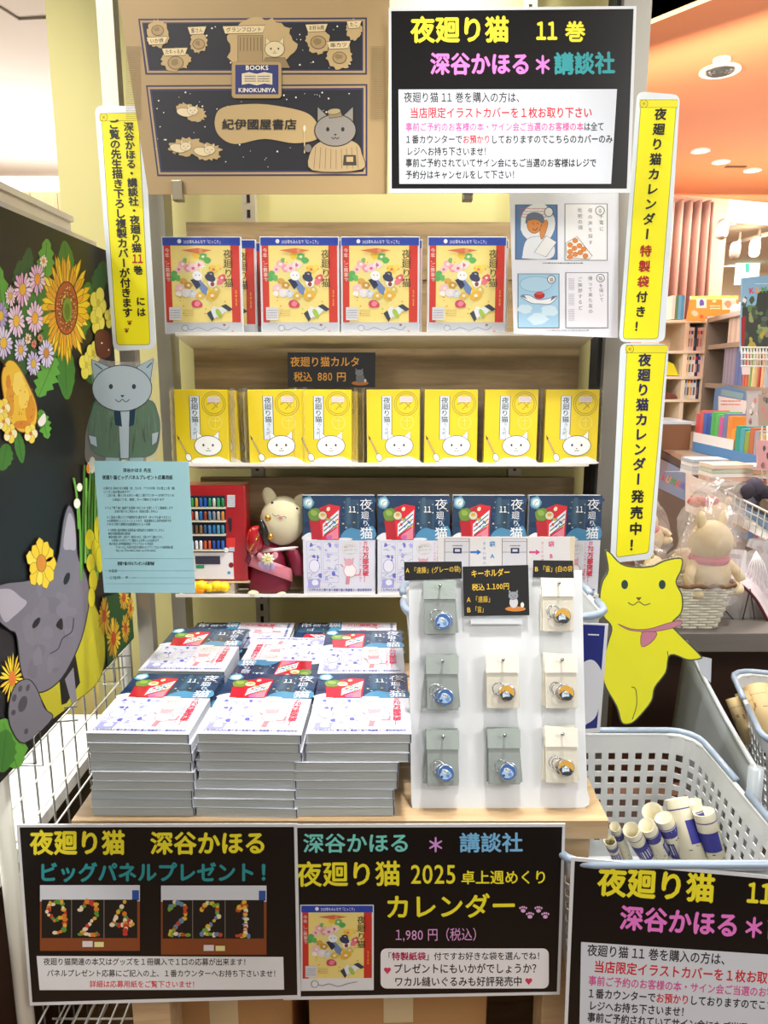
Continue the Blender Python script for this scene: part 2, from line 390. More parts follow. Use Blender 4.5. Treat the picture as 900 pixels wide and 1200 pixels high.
# ceiling fittings
def downlight(px, py, z, r, label, on=True, g=None, dark=False):
    c = H(px, py, z); t = thing('downlight', label, 'ceiling light', (c.x, c.y, z), group=g)
    m = MB(); m.lathe([(r*1.0, 0), (r*1.02, -.008), (r*.86, -.01), (r*.8, .0)], mat('#f3e9dc', .4), n=24); m.build('ring', t)
    m = MB(); m.lathe([(.0001, -.002), (r*.5, -.003), (r*.8, -.003)], mat('#fffaf0', .4, emit=3.0) if on else mat('#8f8a80', .3, .6), n=24); m.build('lamp', t)
    if dark:
        m = MB()
        for k in range(3): m.lathe([(r*(.2+.2*k), -.006), (r*(.24+.2*k), -.012), (r*(.28+.2*k), -.006)], mat('#5d5a55', .4, .4), n=20)
        m.build('grille', t)
    return t
downlight(844, 82, OC, .085, 'round grey ceiling speaker grille in the orange ceiling', False, dark=True)
downlight(846, 69, OC, .035, 'tiny round sensor just above the speaker grille in the orange ceiling', False)
for px, py, w in ((821, 176, 'leftmost'), (845, 189, 'middle'), (882, 199, 'rightmost')):
    downlight(px, py, OC, .055, 'lit downlight in the orange ceiling, %s of the row of three' % w, g='three lit downlights in the orange ceiling')
c = H(862, 195, OC); m = MB(); m.box((c.x, c.y, OC-.004), (.13, .03, .008), mat('#7b5a44', .6)); m.build('air_slot', label='thin dark slot between the second and third orange ceiling downlights', cat='vent')
BC = EYE+1.25
for px, py, r, w in ((893, 248, .16, 'nearest'), (840+15, 262, .07, 'second'), (838, 302, .1, 'third')):
    if px > 852: downlight(px, py, BC, r, 'flat lit downlight in the cream ceiling beyond the opening, '+w, g='downlights in the room beyond')
downlight(858, 311, BC, .12, 'small lit downlight far off in the cream ceiling, above the exit sign', g='downlights in the room beyond')
t = thing('track_light', 'long ceiling track rail with spotlights in the room beyond', 'track light', H(850, 282, BC-.1))
m = MB(); tw = mat('#d8cfc0', .4)
pa, pb = H(846, 289, BC-.08), H(915, 270, BC-.08); m.tube([pa, pb], .02, tw, 6); m.build('rail', t, True)
for px, py, on in ((866, 288, 0), (889, 285, 1), (852, 262, 0)):
    c = H(px, py, BC-.15); m = MB(); m.tube([c+Vector((0, 0, .12)), c, c+Vector((-.03, -.05, -.02))], .012, tw, 6); m.tube([c+Vector((-.03, 0, .0)), c+Vector((-.08, -.1, -.1))], .045, mat('#fff3d8', .4, emit=4) if on else tw, 10); m.build('spotlight', t, True)
c = V(876, 314, 9.5)
t = thing('exit_sign', 'small green and white emergency exit sign hanging in the room beyond', 'exit sign', c)
m = MB(); m.box(c, (.28, .05, .4), mat('#d5fff4', .4, emit=.9)); m.build('light_box', t, True)
a = Art(PY(9.47)); a.face([(873.8, 309), (878, 309), (878, 319), (873.8, 319)], mat('#3fd8c0', .4, emit=.6)); a.ell(876, 311.4, .8, .9, '#ffffff'); a.line([(876, 312), (875.6, 315), (874.9, 318)], '#ffffff', .7); a.line([(876, 315), (877.3, 317.8)], '#ffffff', .6); a.line([(874.8, 313.6), (877.5, 313)], '#ffffff', .5); a.build('running_figure', t)
m = MB(); m.tube([c+Vector((0, 0, .2)), Vector((c.x, c.y, BC))], .008, tw, 6); m.build('hanger', t, True)
# ---------------- display rack ----------------
RF = 1.50; SL = math.tan(math.radians(10))
rack = thing('display_rack', 'wall mounted display rack with tilted shelves and metal uprights', 'shelf', (0, 1.6, 0))
def upright(px, py, y, w, d, material, slots=True, z0=.0, z1=CEIL, inner='#1a1815'):
    c = V(px, py, y); m = MB(); m.bbox((c.x-w/2, y, z0), (c.x+w/2, y+d, z1), material)
    o = m.build('upright', rack, True)
    if slots:
        m = MB(); z = z0+.03
        while z < z1: m.bbox((c.x-.0035, y-.0006, z), (c.x+.0035, y+.0, z+.016), mat(inner, .9)); z += .03
        m.build('slots', o, True)
    return c
ALU = mat('#a7a49b', .35, .75, noise=.06, nscale=4)
upright(192, 400, 1.575, .030, .06, ALU, False)
upright(148, 400, 1.475, .030, .03, ALU, False)
upright(291, 235, 1.655, .028, .03, mat('#b5ad97', .45, .3), True)
upright(603, 552, 1.655, .028, .03, mat('#b5ad97', .45, .3), True)
upright(722, 440, 1.54, .052, .08, mat('#8d8a82', .38, .7), False)
c = V(705, 440, 1.54); m = MB(); m.bbox((c.x-.004, 1.56, 0), (c.x+.006, 1.62, CEIL), mat('#151412', .8)); m.build('upright', rack, True)
SX0, SX1 = -.412, .418
SH = mat('#e7e0cf', .5, noise=.03, nscale=6)
LW = wood('#85704f', '#b39a72', (1.5, 16, 16), .5)
shelf_z = [V(450, 391, RF).z, V(450, 544, RF).z, V(450, 697.5, RF).z]
for k, zf in enumerate(shelf_z):
    m = MB(); D = .125; t = .004; zb = zf-D*SL
    x0, x1 = SX0, SX1
    if k == 2: x0, x1 = V(206, 699, RF).x, V(702, 699, RF).x
    m.prism([(x0, RF, zf), (x0, RF, zf-t), (x0, RF+D, zb-t), (x0, RF+D, zb)], (x1-x0, 0, 0), SH)
    m.bbox((x0, RF-.0015, zf-.004), (x1, RF, zf+.003), mat('#f2efe6', .35))
    o = m.build('shelf_board', rack, True)
# oak back boards made of planks
def backboard(xa, xb, z0, z1, y, seams):
    m = MB(); m.bbox((xa, y+.004, z0), (xb, y+.012, z1), mat('#6b5334', .7)); o = m.build('back_panel', rack, True)
    zz = [z0]+seams+[z1]
    for i in range(len(zz)-1):
        m = MB(); m.bbox((xa, y-.002*(i % 2), zz[i]+.0008), (xb, y+.006, zz[i+1]-.0008), LW); m.build('plank', o, True)
zt = V(450, 260, 1.64).z
backboard(V(220, 300, 1.64).x, V(684, 300, 1.64).x, shelf_z[0]-.02, zt, 1.64, [(shelf_z[0]+zt)/2])
z0, z1 = V(450, 540, 1.62).z, V(450, 402, 1.62).z
backboard(V(227, 440, 1.62).x, V(679, 440, 1.62).x, z0, z1, 1.628, [V(450, 434, 1.62).z, V(450, 490, 1.62).z])
z0, z1 = V(450, 698, 1.62).z-.0, V(450, 560, 1.62).z
backboard(V(236, 600, 1.62).x, V(672, 600, 1.62).x, z0, z1, 1.628, [V(450, 612, 1.62).z])
# ---------------- table ----------------
TZ = EYE-.65
tab = thing('display_table', 'light oak display table carrying the book stacks and key ring board', 'table', (0, 1.2, 0))
TX0, TX1 = H(83, 962, TZ).x, H(714, 962, TZ).x
TY0 = H(450, 962, TZ).y
OAK = wood('#b3946c', '#cfb38c', (1.3, 15, 15), .42)
ptop = MB(); ptop.bbox((TX0, TY0+.002, TZ-.03), (TX1, 1.56, TZ-.004), mat('#b58e60', .6)); top = ptop.build('table_top', tab, True)
for i in range(4):
    w = (1.56-TY0)/4; m = MB(); m.bbox((TX0, TY0+w*i+.0006, TZ-.03), (TX1, TY0+w*(i+1)-.0006, TZ), OAK); m.build('board', top, True, bevel=.0008)
for x in (TX0+.09, TX1-.05):
    for y in (TY0+.05, 1.50): m = MB(); m.bbox((x-.03, y-.03, 0), (x+.03, y+.03, TZ-.03), OAK); m.build('leg', tab, True, bevel=.002)
m = MB(); m.bbox((TX0+.05, TY0+.06, TZ-.1), (TX1-.05, TY0+.085, TZ-.03), OAK); m.build('apron', tab, True)
# cartons under the table
def carton(c, d, rz, label, z=0.008):
    t = thing('cardboard_carton', label, 'box', (c[0], c[1], z), (0, 0, rz)); K = mat('#b98c58', .8, noise=.05, nscale=8)
    m = MB(); m.box((0, 0, d[2]/2), d, K); m.build('body', t, bevel=.003)
    m = MB(); m.box((-d[0]/4, 0, d[2]+.004), (d[0]/2-.002, d[1], .004), K); m.build('flap', t)
    m = MB(); m.box((d[0]/4, 0, d[2]+.003), (d[0]/2-.002, d[1], .004), K); m.build('flap', t)
    m = MB(); m.box((0, 0, d[2]+.0066), (.05, d[1]*1.001, .0006), mat('#d9c79c', .25, coat=.5)); m.box((0, -d[1]/2-.0006, d[2]-.03), (.05, .0006, .07), mat('#d9c79c', .25, coat=.5)); m.build('tape', t)
    return t
carton((.02, 1.2), (.30, .28, .34), .03, 'brown cardboard carton under the middle of the table')
carton((-.28, 1.24), (.24, .28, .29), 0, 'brown cardboard carton under the left of the table')
# ---------------- sheets and signs ----------------
def sheet(name, label, cat, outline, plane, color, th=.0012, kind=None, group=None, rough=.3, coat=.4, parent=None):
    pts = [plane(x, y) for x, y in outline]; m = MB(); m.prism(pts, plane.n*-th, mat(color, rough, 0, coat) if isinstance(color, str) else color)
    return m.build(name, parent, world=bool(parent), label=label, cat=cat, group=group)
def quadfn(q, plane):
    """bilinear u,v in 0..1 over four pixel corners TL TR BR BL"""
    def fn(u, v, l):
        x = (q[0][0]*(1-u)+q[1][0]*u)*(1-v)+(q[3][0]*(1-u)+q[2][0]*u)*v
        y = (q[0][1]*(1-u)+q[1][1]*u)*(1-v)+(q[3][1]*(1-u)+q[2][1]*u)*v
        return plane(x, y, l)
    return fn
YEL, PNK, TEAL, RED, BLK, WHT = '#f6ea2e', '#f07fd6', '#2a9aa0', '#d0182c', '#15161c', '#f4f6fa'
LAM = mat('#e4e8ec', .2, 0, .6); BG = mat('#08080a', .3)
# --- black notice at the top
def notice_text(a, P):
    """the same notice is shown twice; P maps the upper sign's pixels"""
    T = lambda t, x0, y0, x1, y1, h, c, b=.02, r=3: a.text(t, P(x0, y0), P(x1, y1), h*a.k, c, b, r)
    T('夜廻り猫', 481, 47, 597, 46.5, 32, YEL, .03); T('11', 628, 46, 654, 46, 27, YEL, .03); T('巻', 662, 46.5, 686, 46.5, 25, YEL, .03)
    T('深谷かほる', 504, 85, 622, 85, 27, PNK, .03); T('＊', 625, 86, 647, 86, 27, PNK, .03); T('講談社', 649, 85, 721, 84, 27, TEAL, .03)
    p = [P(467, 105), P(723, 104.5), P(716, 215.5), P(468, 215.5)]; a.poly(p, '#d9dfe8')
    T('夜廻り猫 11 巻を購入の方は、', 473, 119, 615, 119, 13, BLK, .015); T('当店限定イラストカバーを１枚お取り下さい', 480, 137.5, 694, 137, 13.5, RED, .02)
    T('事前ご予約のお客様の本・サイン会ご当選のお客様の本', 475, 153, 684, 152.5, 10.8, '#d84c9c', .018); T('は全て', 684, 152.5, 708, 152.3, 10.8, BLK, .015)
    T('１番カウンターで', 474, 167.5, 542, 167.3, 10.8, BLK, .02); T('お預かり', 542, 167.5, 575, 167.3, 10.8, RED, .02); T('しておりますのでこちらのカバーのみ', 575, 167.5, 718, 167, 10.8, BLK, .02)
    T('レジへお持ち下さいませ！', 476, 181.5, 575, 181.5, 10.8, BLK, .02); T('事前ご予約されていてサイン会にもご当選のお客様はレジで', 475, 195, 699, 195, 10.8, BLK, .02)
    T('予約分はキャンセルをして下さい！', 475, 209, 608, 208.6, 10.8, BLK, .02)
P1 = PY(1.36)
s = sheet('notice_sign', 'large black laminated notice hanging at the top beside the brown poster', 'sign', [(455.5, 9.5), (746, 7), (738.5, 226), (456, 226)], P1, LAM, .002)
a = Art(P1); a.poly([(458.5, 13), (742.5, 10.5), (734.5, 221), (459, 221)], BG); a.build('black_field', s)
a = Art(P1, base=4e-4); a.k = 1; notice_text(a, lambda x, y: (x, y)); a.build('lettering', s)
# --- brown poster at the top left
PK = Plane((0, 1.375, 0), (0, -1, .0)); K1 = mat('#ab9063', .5, 0, .35, noise=.04, nscale=5, bump=.25, bscale=3)
s = sheet('kraft_poster', 'brown kraft paper poster in clear film printed with two dark framed panels', 'poster', [(137, -12), (457, -12), (453.5, 227), (174, 228)], PK, K1, .002)
a = Art(PK, step=7e-6); NV, DK, KR = '#2c2a52', '#14151d', '#ad9160'
a.poly([(162, 22), (430, 20.5), (430, 87.5), (170.5, 87.5)], NV); a.poly([(164, 24), (428, 22.5), (428, 85.5), (172.5, 85.5)], KR)
a.poly([(166.5, 26.5), (425.5, 25), (425.5, 83), (174.5, 83)], NV); a.poly([(168, 28), (424, 26.5), (424, 81.5), (176, 81.5)], DK)
a.poly([(171, 100), (430.5, 98.5), (430.5, 206), (184.5, 206.5)], NV); a.poly([(173, 102), (428.5, 100.5), (428.5, 204), (186, 204.5)], KR)
a.poly([(175.5, 104.5), (426, 103), (426, 201.5), (188, 202)], NV); a.poly([(178, 107), (424, 105.5), (424, 199.5), (190, 200)], DK)
rd = random.Random(3)
for i in range(110):
    x = rd.uniform(180, 420); y = rd.uniform(30, 80) if i < 38 else rd.uniform(108, 197); q = rd.choice([.5, .5, .8, 1.1]); a.ell(x, y, q, q, '#e9e2cf', 6)
KG = '#bba06e'
for cx, cy, rx, ry in ((185, 40, 13, 16), (206, 70, 17, 13), (233, 50, 10, 12), (306, 52, 40, 30), (373, 48, 14, 15), (398, 66, 15, 16), (415, 35, 9, 12)): a.ell(cx, cy, rx, ry, KG, 40, jag=.12, )
for cx, cy, rx, ry in ((230, 134, 12, 9), (220, 172, 20, 10), (244, 178, 15, 10), (216, 128, 10, 7)): a.ell(cx, cy, rx, ry, KG, 34, jag=.2)
a.poly(smooth([(252, 140), (262, 126), (300, 122), (335, 126), (362, 134), (374, 150), (372, 163), (345, 168), (310, 163), (275, 169), (256, 158)], 5), KG)
for cx, cy, w_, tt in ((184, 48, 18, 'いか焼'), (205, 61, 24, 'たちっる人'), (231, 36, 16, '蜜さん'), (286, 35, 44, 'グランフロント'), (371, 33, 20, 'お好み焼'), (397, 53, 22, '串カツ'), (415, 29, 12, 'たこ')):
    a.poly([(cx-w_/2-3, cy-4), (cx+w_/2+3, cy-5), (cx+w_/2, cy+4), (cx-w_/2, cy+5)], '#dcc798', '#4c4230', .7); a.text(tt, (cx-w_/2+1, cy+2.6), (cx+w_/2-1, cy+1.8), 6, '#2b2620', .01, 1)
for cx, cy, r in ((233, 52, 7), (206, 74, 9), (373, 50, 9), (398, 68, 8), (185, 36, 7)):
    a.ell(cx, cy, r, r*.85, '#a98f60', 16, out='#4c4230', w=.8); a.ell(cx-1, cy-1, r*.5, r*.4, '#8c744c', 10, jag=.3)
a.rect(279, 42, 308, 76, '#a48a5c', '#4c4230', .8)
for i in range(7): a.line([(282+i*4, 44), (282+i*4, 60)], '#6d5a3b', 1)
# generic animals: plain rounded heads with two ears
def critter(a, cx, cy, r, c, ear=None, dark='#2b2620', sx=1.05):
    e = ear or c
    for s_ in (-1, 1): a.poly([(cx+s_*r*.25, cy-r*.6), (cx+s_*r*.95, cy-r*1.25), (cx+s_*r*.95, cy-r*.1)], e, dark, r*.05)
    a.ell(cx, cy, r*sx, r*.85, c, 26, out=dark, w=r*.05)
    for s_ in (-1, 1): a.ell(cx+s_*r*.4, cy-r*.05, r*.09, r*.12, dark, 10)
    a.poly([(cx-r*.09, cy+r*.2), (cx+r*.09, cy+r*.2), (cx, cy+r*.3)], dark)
    a.line([(cx-r*.2, cy+r*.38), (cx-r*.1, cy+r*.46), (cx, cy+r*.38), (cx+r*.1, cy+r*.46), (cx+r*.2, cy+r*.38)], dark, r*.05)
critter(a, 322, 58, 11, '#d8c69a'); a.poly([(311, 68), (334, 68), (340, 80), (306, 80)], '#8c7850', '#4c4230', .6)
for cx, cy in ((226, 130), (218, 172), (246, 176)): a.ell(cx-9, cy+2, 10, 5, '#dccba2', 16, .2, '#5e5038', .5); critter(a, cx, cy, 6, '#dccba2')
a.poly(smooth([(366, 200), (364, 178), (376, 166), (398, 162), (418, 168), (424, 180), (424, 199)], 4), '#b29a70', '#3b3326', .8)
for i in range(9): a.line([(370+i*6, 176-abs(i-4)), (368+i*6.5, 198)], '#6f5d40', .6)
critter(a, 393, 153, 22, '#8d877e', None, '#1c1a18', 1.1)
a.poly([(384, 131), (399, 129), (401, 137), (386, 139)], '#8b7a58', '#1c1a18', .7); a.ell(391.5, 131, 8, 3.5, '#a8966e', 16, -.1, '#1c1a18', .6)
a.poly([(403, 182), (417, 182), (418, 194), (402, 194)], '#3a352e'); a.rect(406, 184, 414, 190, KG)
a.line([(357, 180), (357, 152)], '#cbb283', 1.4); a.ell(357, 151, 1.6, 4, '#e8dab8', 10)
a.ell(361, 174, 4.5, 5, '#77706a', 14, out='#1c1a18', w=.5)
a.poly(rrect(272, 73, 330, 115.5, 4), KR, '#8f7848', .5); a.rect(276, 76.5, 326.5, 111, '#28306a')
a.text('BOOKS', (288, 82.4), (315, 82.4), 7.4, '#efe6d0', .02); a.text('KINOKUNIYA', (279.5, 108.5), (323.5, 108.5), 7, '#efe6d0', .02)
a.poly([(284, 87), (292, 85.5), (301, 87.5), (310, 85.5), (319, 87), (319, 99.5), (310, 98), (301, 100), (292, 98), (284, 99.5)], '#d9c9a0', '#efe6d0', .6)
a.tiny(287, 88.5, 300, 97, 3, '#5a5060', 2); a.tiny(302, 88.5, 316, 97, 3, '#5a5060', 3)
a.text('紀伊國屋書店', (260, 151), (348, 151), 13, '#191716', .018, 3)
a.tiny(148, 54, 165, 140, 40, '#8f7a52', 5, .45); a.tiny(434, 54, 451, 140, 40, '#8f7a52', 6, .45)
a.build('printed_artwork', s)
# --- yellow banners
def banner(label, q, inner, chars, plane, red=(), width=16, curlTop=True, ends=None, c2=None):
    """q: TL TR BR BL of the white laminate, inner the same for yellow"""
    outl = []
    def rq(q, r):
        pts = []
        for i in range(4):
            p = Vector(q[i]); a_ = Vector(q[i-1]); b_ = Vector(q[(i+1) % 4]); da = (a_-p).normalized()*r; db = (b_-p).normalized()*r
            for k in range(5): t = k/4; pts.append(tuple((p+da)*(1-t)**2+p*2*t*(1-t)+(p+db)*t*t))
        return pts
    s = sheet('hanging_banner', label, 'banner', rq(q, 9), plane, mat('#e3ecf3', .25, 0, .5), .0015, group=None)
    a = Art(plane); a.poly(rq(inner, 4), '#f4ec16', '#7a7420', .6)
    for (i, j) in (((0, 1),) if curlTop else ((3, 2),)):
        p, r = inner[i], inner[j]; sg = 1 if i == 0 else -1
        a.poly([(p[0]-2, p[1]), (r[0]+1, r[1]), (r[0]+1, r[1]+sg*9), (p[0]-2, p[1]+sg*9)], '#ece22a', '#7a7420', .5)
        a.ell(p[0]+3, p[1]+sg*4.5, 4.6, 4.6, '#e6d824', 14, out='#7a7420', w=.6); a.ell(p[0]+3, p[1]+sg*4.5, 1.8, 1.8, '#b9ad20', 10)
    a.build('yellow_field', s)
    a = Art(plane, base=7e-4)
    for p0, p1, txt, w_, col in chars: a.vtext(txt, p0, p1, w_, col, .03, 3)
    return s, a
PB = PY(1.415)
s, a = banner('tall yellow banner with two columns of text at the left of the rack', [(111, 124), (168, 124), (183, 409), (133, 411.5)], [(118.5, 133), (162, 132), (176, 404), (137, 404)],
    [((133, 140), (150, 372), 'ご覧の先生描き下ろし複製カバーが付きます', 12.5, BLK), ((150.5, 143), (160.5, 296), '深谷かほる・講談社・夜廻り猫', 12, BLK), ((160.5, 309), (163.5, 324), '巻', 11, BLK), ((164, 334), (166, 372), '　には', 11, BLK)], PB)
a.text('11', (155, 308), (168, 308), 13, '#b02a28', .03)
for cx, cy in ((152, 379), (148.5, 388)):
    a.ell(cx, cy, 2, 1.6, '#8a2a26', 10)
    for k in range(3): a.ell(cx-2+k*2, cy-2.4, .8, .9, '#8a2a26', 8)
a.build('lettering', s)
PB2 = Plane(V(765, 250, 1.40), (-.18, -1, 0)); PB3 = Plane(V(765, 250, 1.43), (-.18, -1, 0))
s, a = banner('tall yellow banner at the upper right with four red characters', [(746.5, 107), (797, 111), (779, 401), (725, 401)], [(751.5, 117), (793, 117), (771, 397), (730, 397)],
    [((775, 125), (757.5, 283), '夜廻り猫カレンダー', 14.5, BLK), ((757.5, 285), (753, 339), '特製袋', 14, '#a81f1c'), ((753, 339), (748.5, 391), '付き！', 13.5, BLK)], PB3); a.build('lettering', s)
s, a = banner('tall yellow banner at the lower right above the yellow cat cutout', [(727, 402), (784, 403), (765, 655), (715, 660)], [(735, 404.5), (781, 404.5), (760, 648), (722, 653)],
    [((756, 413), (747.5, 570), '夜廻り猫カレンダー', 15.5, '#1c1a4e'), ((747.5, 572), (743.5, 648), '発売中！', 15.5, BLK)], PB2); a.build('lettering', s)
# --- illustrated white sheet at the right of the top shelf
PI = PY(1.455)
s = sheet('illustrated_sheet', 'white paper with four small framed pictures right of the calendars', 'poster', [(597, 222), (725, 222), (724, 396), (602, 391)], PI, '#eef0f8', .0008, rough=.6, coat=0)
a = Art(PI); OL = '#2e3140'
a.rect(604, 240, 653, 304, '#5d83b4', OL, 1); a.ell(630, 262, 20, 24, '#f2f4f8', 22, jag=.04); a.tiny(609, 243, 640, 256, 4, '#d06a60', 9, .3)
a.poly(smooth([(612, 300), (618, 280), (640, 278), (650, 290), (645, 303), (615, 303)]), '#eef2f8', '#8a93a4', .5); a.ell(626, 263, 8.5, 10.5, '#e8964e', 18, out='#6d4a30', w=.6)
a.poly(smooth([(616, 262), (618, 252), (627, 249), (636, 253), (637, 262), (629, 257), (620, 258)]), '#76849a', '#4b5668', .5); a.poly(smooth([(633, 268), (639, 258), (642, 262), (638, 276), (634, 280)]), '#e8964e', '#6d4a30', .5)
a.line([(624, 262), (626, 263)], OL, .7); a.line([(629, 262), (631, 262)], OL, .7); a.line(smooth([(624, 268), (627, 270), (630, 267)], 3, False), '#9a3424', .9)
a.poly([(626, 296), (640, 276), (652, 284), (640, 301)], '#f4f4f4', '#6c7686', .6); a.ell(643, 248.5, 5, 5.5, '#f6f6f6', 16, out=OL, w=.8)
a.rect(662, 239, 711.5, 305, '#f6f6f8', OL, 1); a.vtext('る子電に', (704, 242), (705, 272), 5.5, OL, .0); a.vtext('母の声を探す', (691.5, 243), (692, 288), 5.5, OL, .0); a.vtext('枇杷の頃', (679.5, 243), (680, 270), 5.5, OL, .0)
a.ell(703, 247, 5.2, 5.2, '#f6f6f8', 16, out=OL, w=.8); a.text('る', (700.4, 249.4), (705.8, 249.4), 6, OL)
a.poly([(664, 302), (663, 285), (676, 277), (694, 300), (690, 304)], '#f7f4ec', '#5b4e45', .7)
for i, (x, y) in enumerate(((668, 287), (674, 282), (679, 288), (673, 291), (668, 295), (680, 296), (674, 298), (686, 300), (684, 292), (668, 301))): a.ell(x, y, 3.1, 2.8, '#e58a3c', 12, out='#b05f24', w=.4)
a.tiny(636, 307, 683, 309.5, 1, '#6b6f7d', 4)
a.rect(607, 321, 655, 384, '#a9d3ee', OL, 1); a.ell(628, 333, 19, 9, '#b8dcf2', 20, out='#7ba5c4', w=.5)
for cx, cy, r in ((615, 362, 9), (644, 364, 10), (630, 374, 12)): a.ell(cx, cy, r, r*.6, '#d3eaf7', 16, jag=.15)
a.poly(smooth([(610, 347), (620, 346), (630, 351), (642, 350), (653, 347), (645, 356), (632, 356), (622, 355)]), '#f4f7fa', '#5d6b7c', .7); a.poly([(610, 347), (614, 346), (618, 351)], '#6d7a8c'); a.poly([(653, 347), (647, 347), (645, 353)], '#6d7a8c')
a.ell(632, 346, 6, 4, '#c92a30', 16, out='#6e1a1e', w=.6); a.ell(632, 343.8, 5, 1.6, '#e05a50', 14); a.ell(646, 327.5, 4.6, 4.6, '#f6f6f8', 16, out=OL, w=.8); a.text('猫', (643.6, 330), (648.6, 330), 5.5, OL)
a.rect(663, 319.5, 712, 384, '#f0eff6', OL, 1); a.vtext('を描いて', (704, 332), (705, 354), 5, OL); a.vtext('帰って来た友の', (691.5, 323), (692, 368), 5.4, OL); a.vtext('ご挨拶するど', (679.5, 324), (680, 364), 5.4, OL)
a.ell(703.5, 326, 4.6, 4.6, '#f6f6f8', 16, out=OL, w=.8); a.text('猫', (701, 328.4), (706, 328.4), 5.5, OL)
for k in range(3): a.tiny(666, 326+k*18, 673, 340+k*18, 9, '#9a97a8', 20+k, .4)
a.tiny(640, 386, 690, 388, 1, '#8b8f9d', 4); a.build('printed_artwork', s)
# --- small black price card on the middle back board
PC = PY(1.56)
s = sheet('price_card', 'small black price card with gold text above the yellow boxes', 'card', [(337, 413), (440, 413), (439.5, 454), (337.5, 454)], PC, '#12141a', .001, rough=.4)
a = Art(PC); GD = '#e0a13c'
a.text('夜廻り猫カルタ', (340, 428.6), (422, 428.6), 12.5, GD, .01, 3); a.text('税込', (344, 446), (366, 446), 12, GD, .01, 3); a.text('880', (372, 446), (390, 446), 13.5, GD, .0); a.text('円', (394, 446), (406, 446), 12, GD, .01)
a.ell(422, 449, 10, 2.6, '#b8722c', 18); a.ell(422, 443, 5, 6, '#6d7178', 16); critter(a, 421, 437, 4.6, '#7d8188', dark='#20242a'); a.ell(428, 446, 1.4, 2, '#e4e0d8', 10); a.build('lettering', s)
# --- pale blue application form
PF = Plane(V(170, 620, 1.24), (.0, -1, .05))
s = sheet('application_form', 'pale blue printed application form hanging below the grey cat cutout', 'paper', [(110, 540), (221, 541), (229, 695), (122, 694.5)], PF, mat('#a9dbe6', .7), .0006)
a = Art(PF); IK = '#1f2a33'
L = lambda t, x0, x1, y, h, b=.0: a.text(t, (x0+(y-545)*.075, y), (x1+(y-545)*.06, y), h, IK, b, 1)
L('深谷かほる 先生', 143.5, 177, 553, 5, .02); L('夜廻り猫ビッグパネルプレゼント応募用紙', 118.5, 201.5, 561.5, 5.4, .02)
for y, x0, x1, tt in ((573.5, 119, 205, '応募方法 深谷かほる書籍（本、カルタ、アクスタ等）をお買上１冊（個）'), (577.8, 119, 152, 'につき１枚応募出来ます！'), (581.8, 122, 202, 'ご記入後、購入される本と一緒に１番カウンターへお持ち下さいね'), (586.8, 128, 190, '１商品につき、複数、テープ類をどもあります'),
    (596.5, 119, 202, '＊フェア終了後に抽選で当選者の方にのみ お渡しして ご連絡致します。'), (599.8+.8, 130, 183, 'お受け取りはご来店のみ（発送は致しません）'), (607.5, 120, 198, '＊ご来店の際にどうぞ絵柄がお選びます（キャラも選べません）'), (611.6, 120, 197, '＊応募期間は１０/１０〜１/１５まで、当選通知は１月初旬発表予定'), (615.6, 120, 172, '＊お引き取り期間は当選通知から２ヶ月間'),
    (622.6, 121, 188, '※お客様の個人情報は当選発送の目的以外には使用いたしません'), (626.6, 121, 148, '●個人情報保護管理者 総務部長'), (630.6, 121, 187, '●個人情報の提供・お預かり・委託先 はなど、お願いまでご連絡ください。'), (634.6, 124, 181, 'お客様のお手元にてご確認の上お申し込み出来ます'), (638.6, 121, 174, '株式会社 紀伊國屋書店 グランフロント大阪店'), (642.6, 128, 197, '〒530-0011 大阪市北区大深町4-20 グランフロント大阪南館6階'), (646.4, 128, 177, 'TEL 06-7730-8451 FAX 06-7730-8421')): L(tt, x0, x1, y, 3.6)
for y in (654.6, 668.8+0, 677, 684): a.line([(113+(y-540)*.075, y), (224+(y-540)*.06-2, y)], '#6d97a2', .35)
L('夜廻り猫パネルプレゼント応募用紙', 129, 174, 662, 4.6, .02); L('お名前', 118, 130, 670.5, 4.2); L('ご住所　〒　ー', 118, 152, 678.5, 4.2)
a.build('lettering', s)
# --- signs on the table front
PT = PY(.955)
s = sheet('table_sign', 'black sign hung at the left of the table front with two small photographs', 'sign', [(19, 966.5), (348, 965.5), (352.5, 1170), (35, 1178.5)], PT, LAM, .002)
a = Art(PT); a.poly([(23, 969.5), (344.5, 969), (348.5, 1166), (38, 1174.5)], BG); a.build('black_field', s)
a = Art(PT, base=4e-4)
a.text('夜廻り猫', (35, 998.5), (147, 998.5), 30, YEL, .03, 3); a.text('深谷かほる', (176, 998.5), (313, 998), 28, YEL, .03, 3)
a.text('ビッグパネルプレゼント', (45, 1031), (300, 1031), 24, TEAL, .03, 3); a.text('！', (303, 1031), (327, 1031), 24, TEAL, .03)
a.poly([(43, 1120), (332, 1121), (333, 1159.5), (46.5, 1160)], '#eef0f2')
a.text('夜廻り猫関連の本又はグッズを１冊購入で１口の応募が出来ます！', (51, 1130), (293, 1130.5), 9, BLK, .012); a.text('パネルプレゼント応募にご記入の上、１番カウンターへお持ち下さいませ！', (55, 1143.5), (328, 1144), 9, BLK, .012)
a.text('詳細は応募用紙をご覧下さいませ！', (105, 1156), (233, 1156.5), 8.6, '#d83a4a', .015); a.build('lettering', s)
a = Art(PT, base=4e-4)
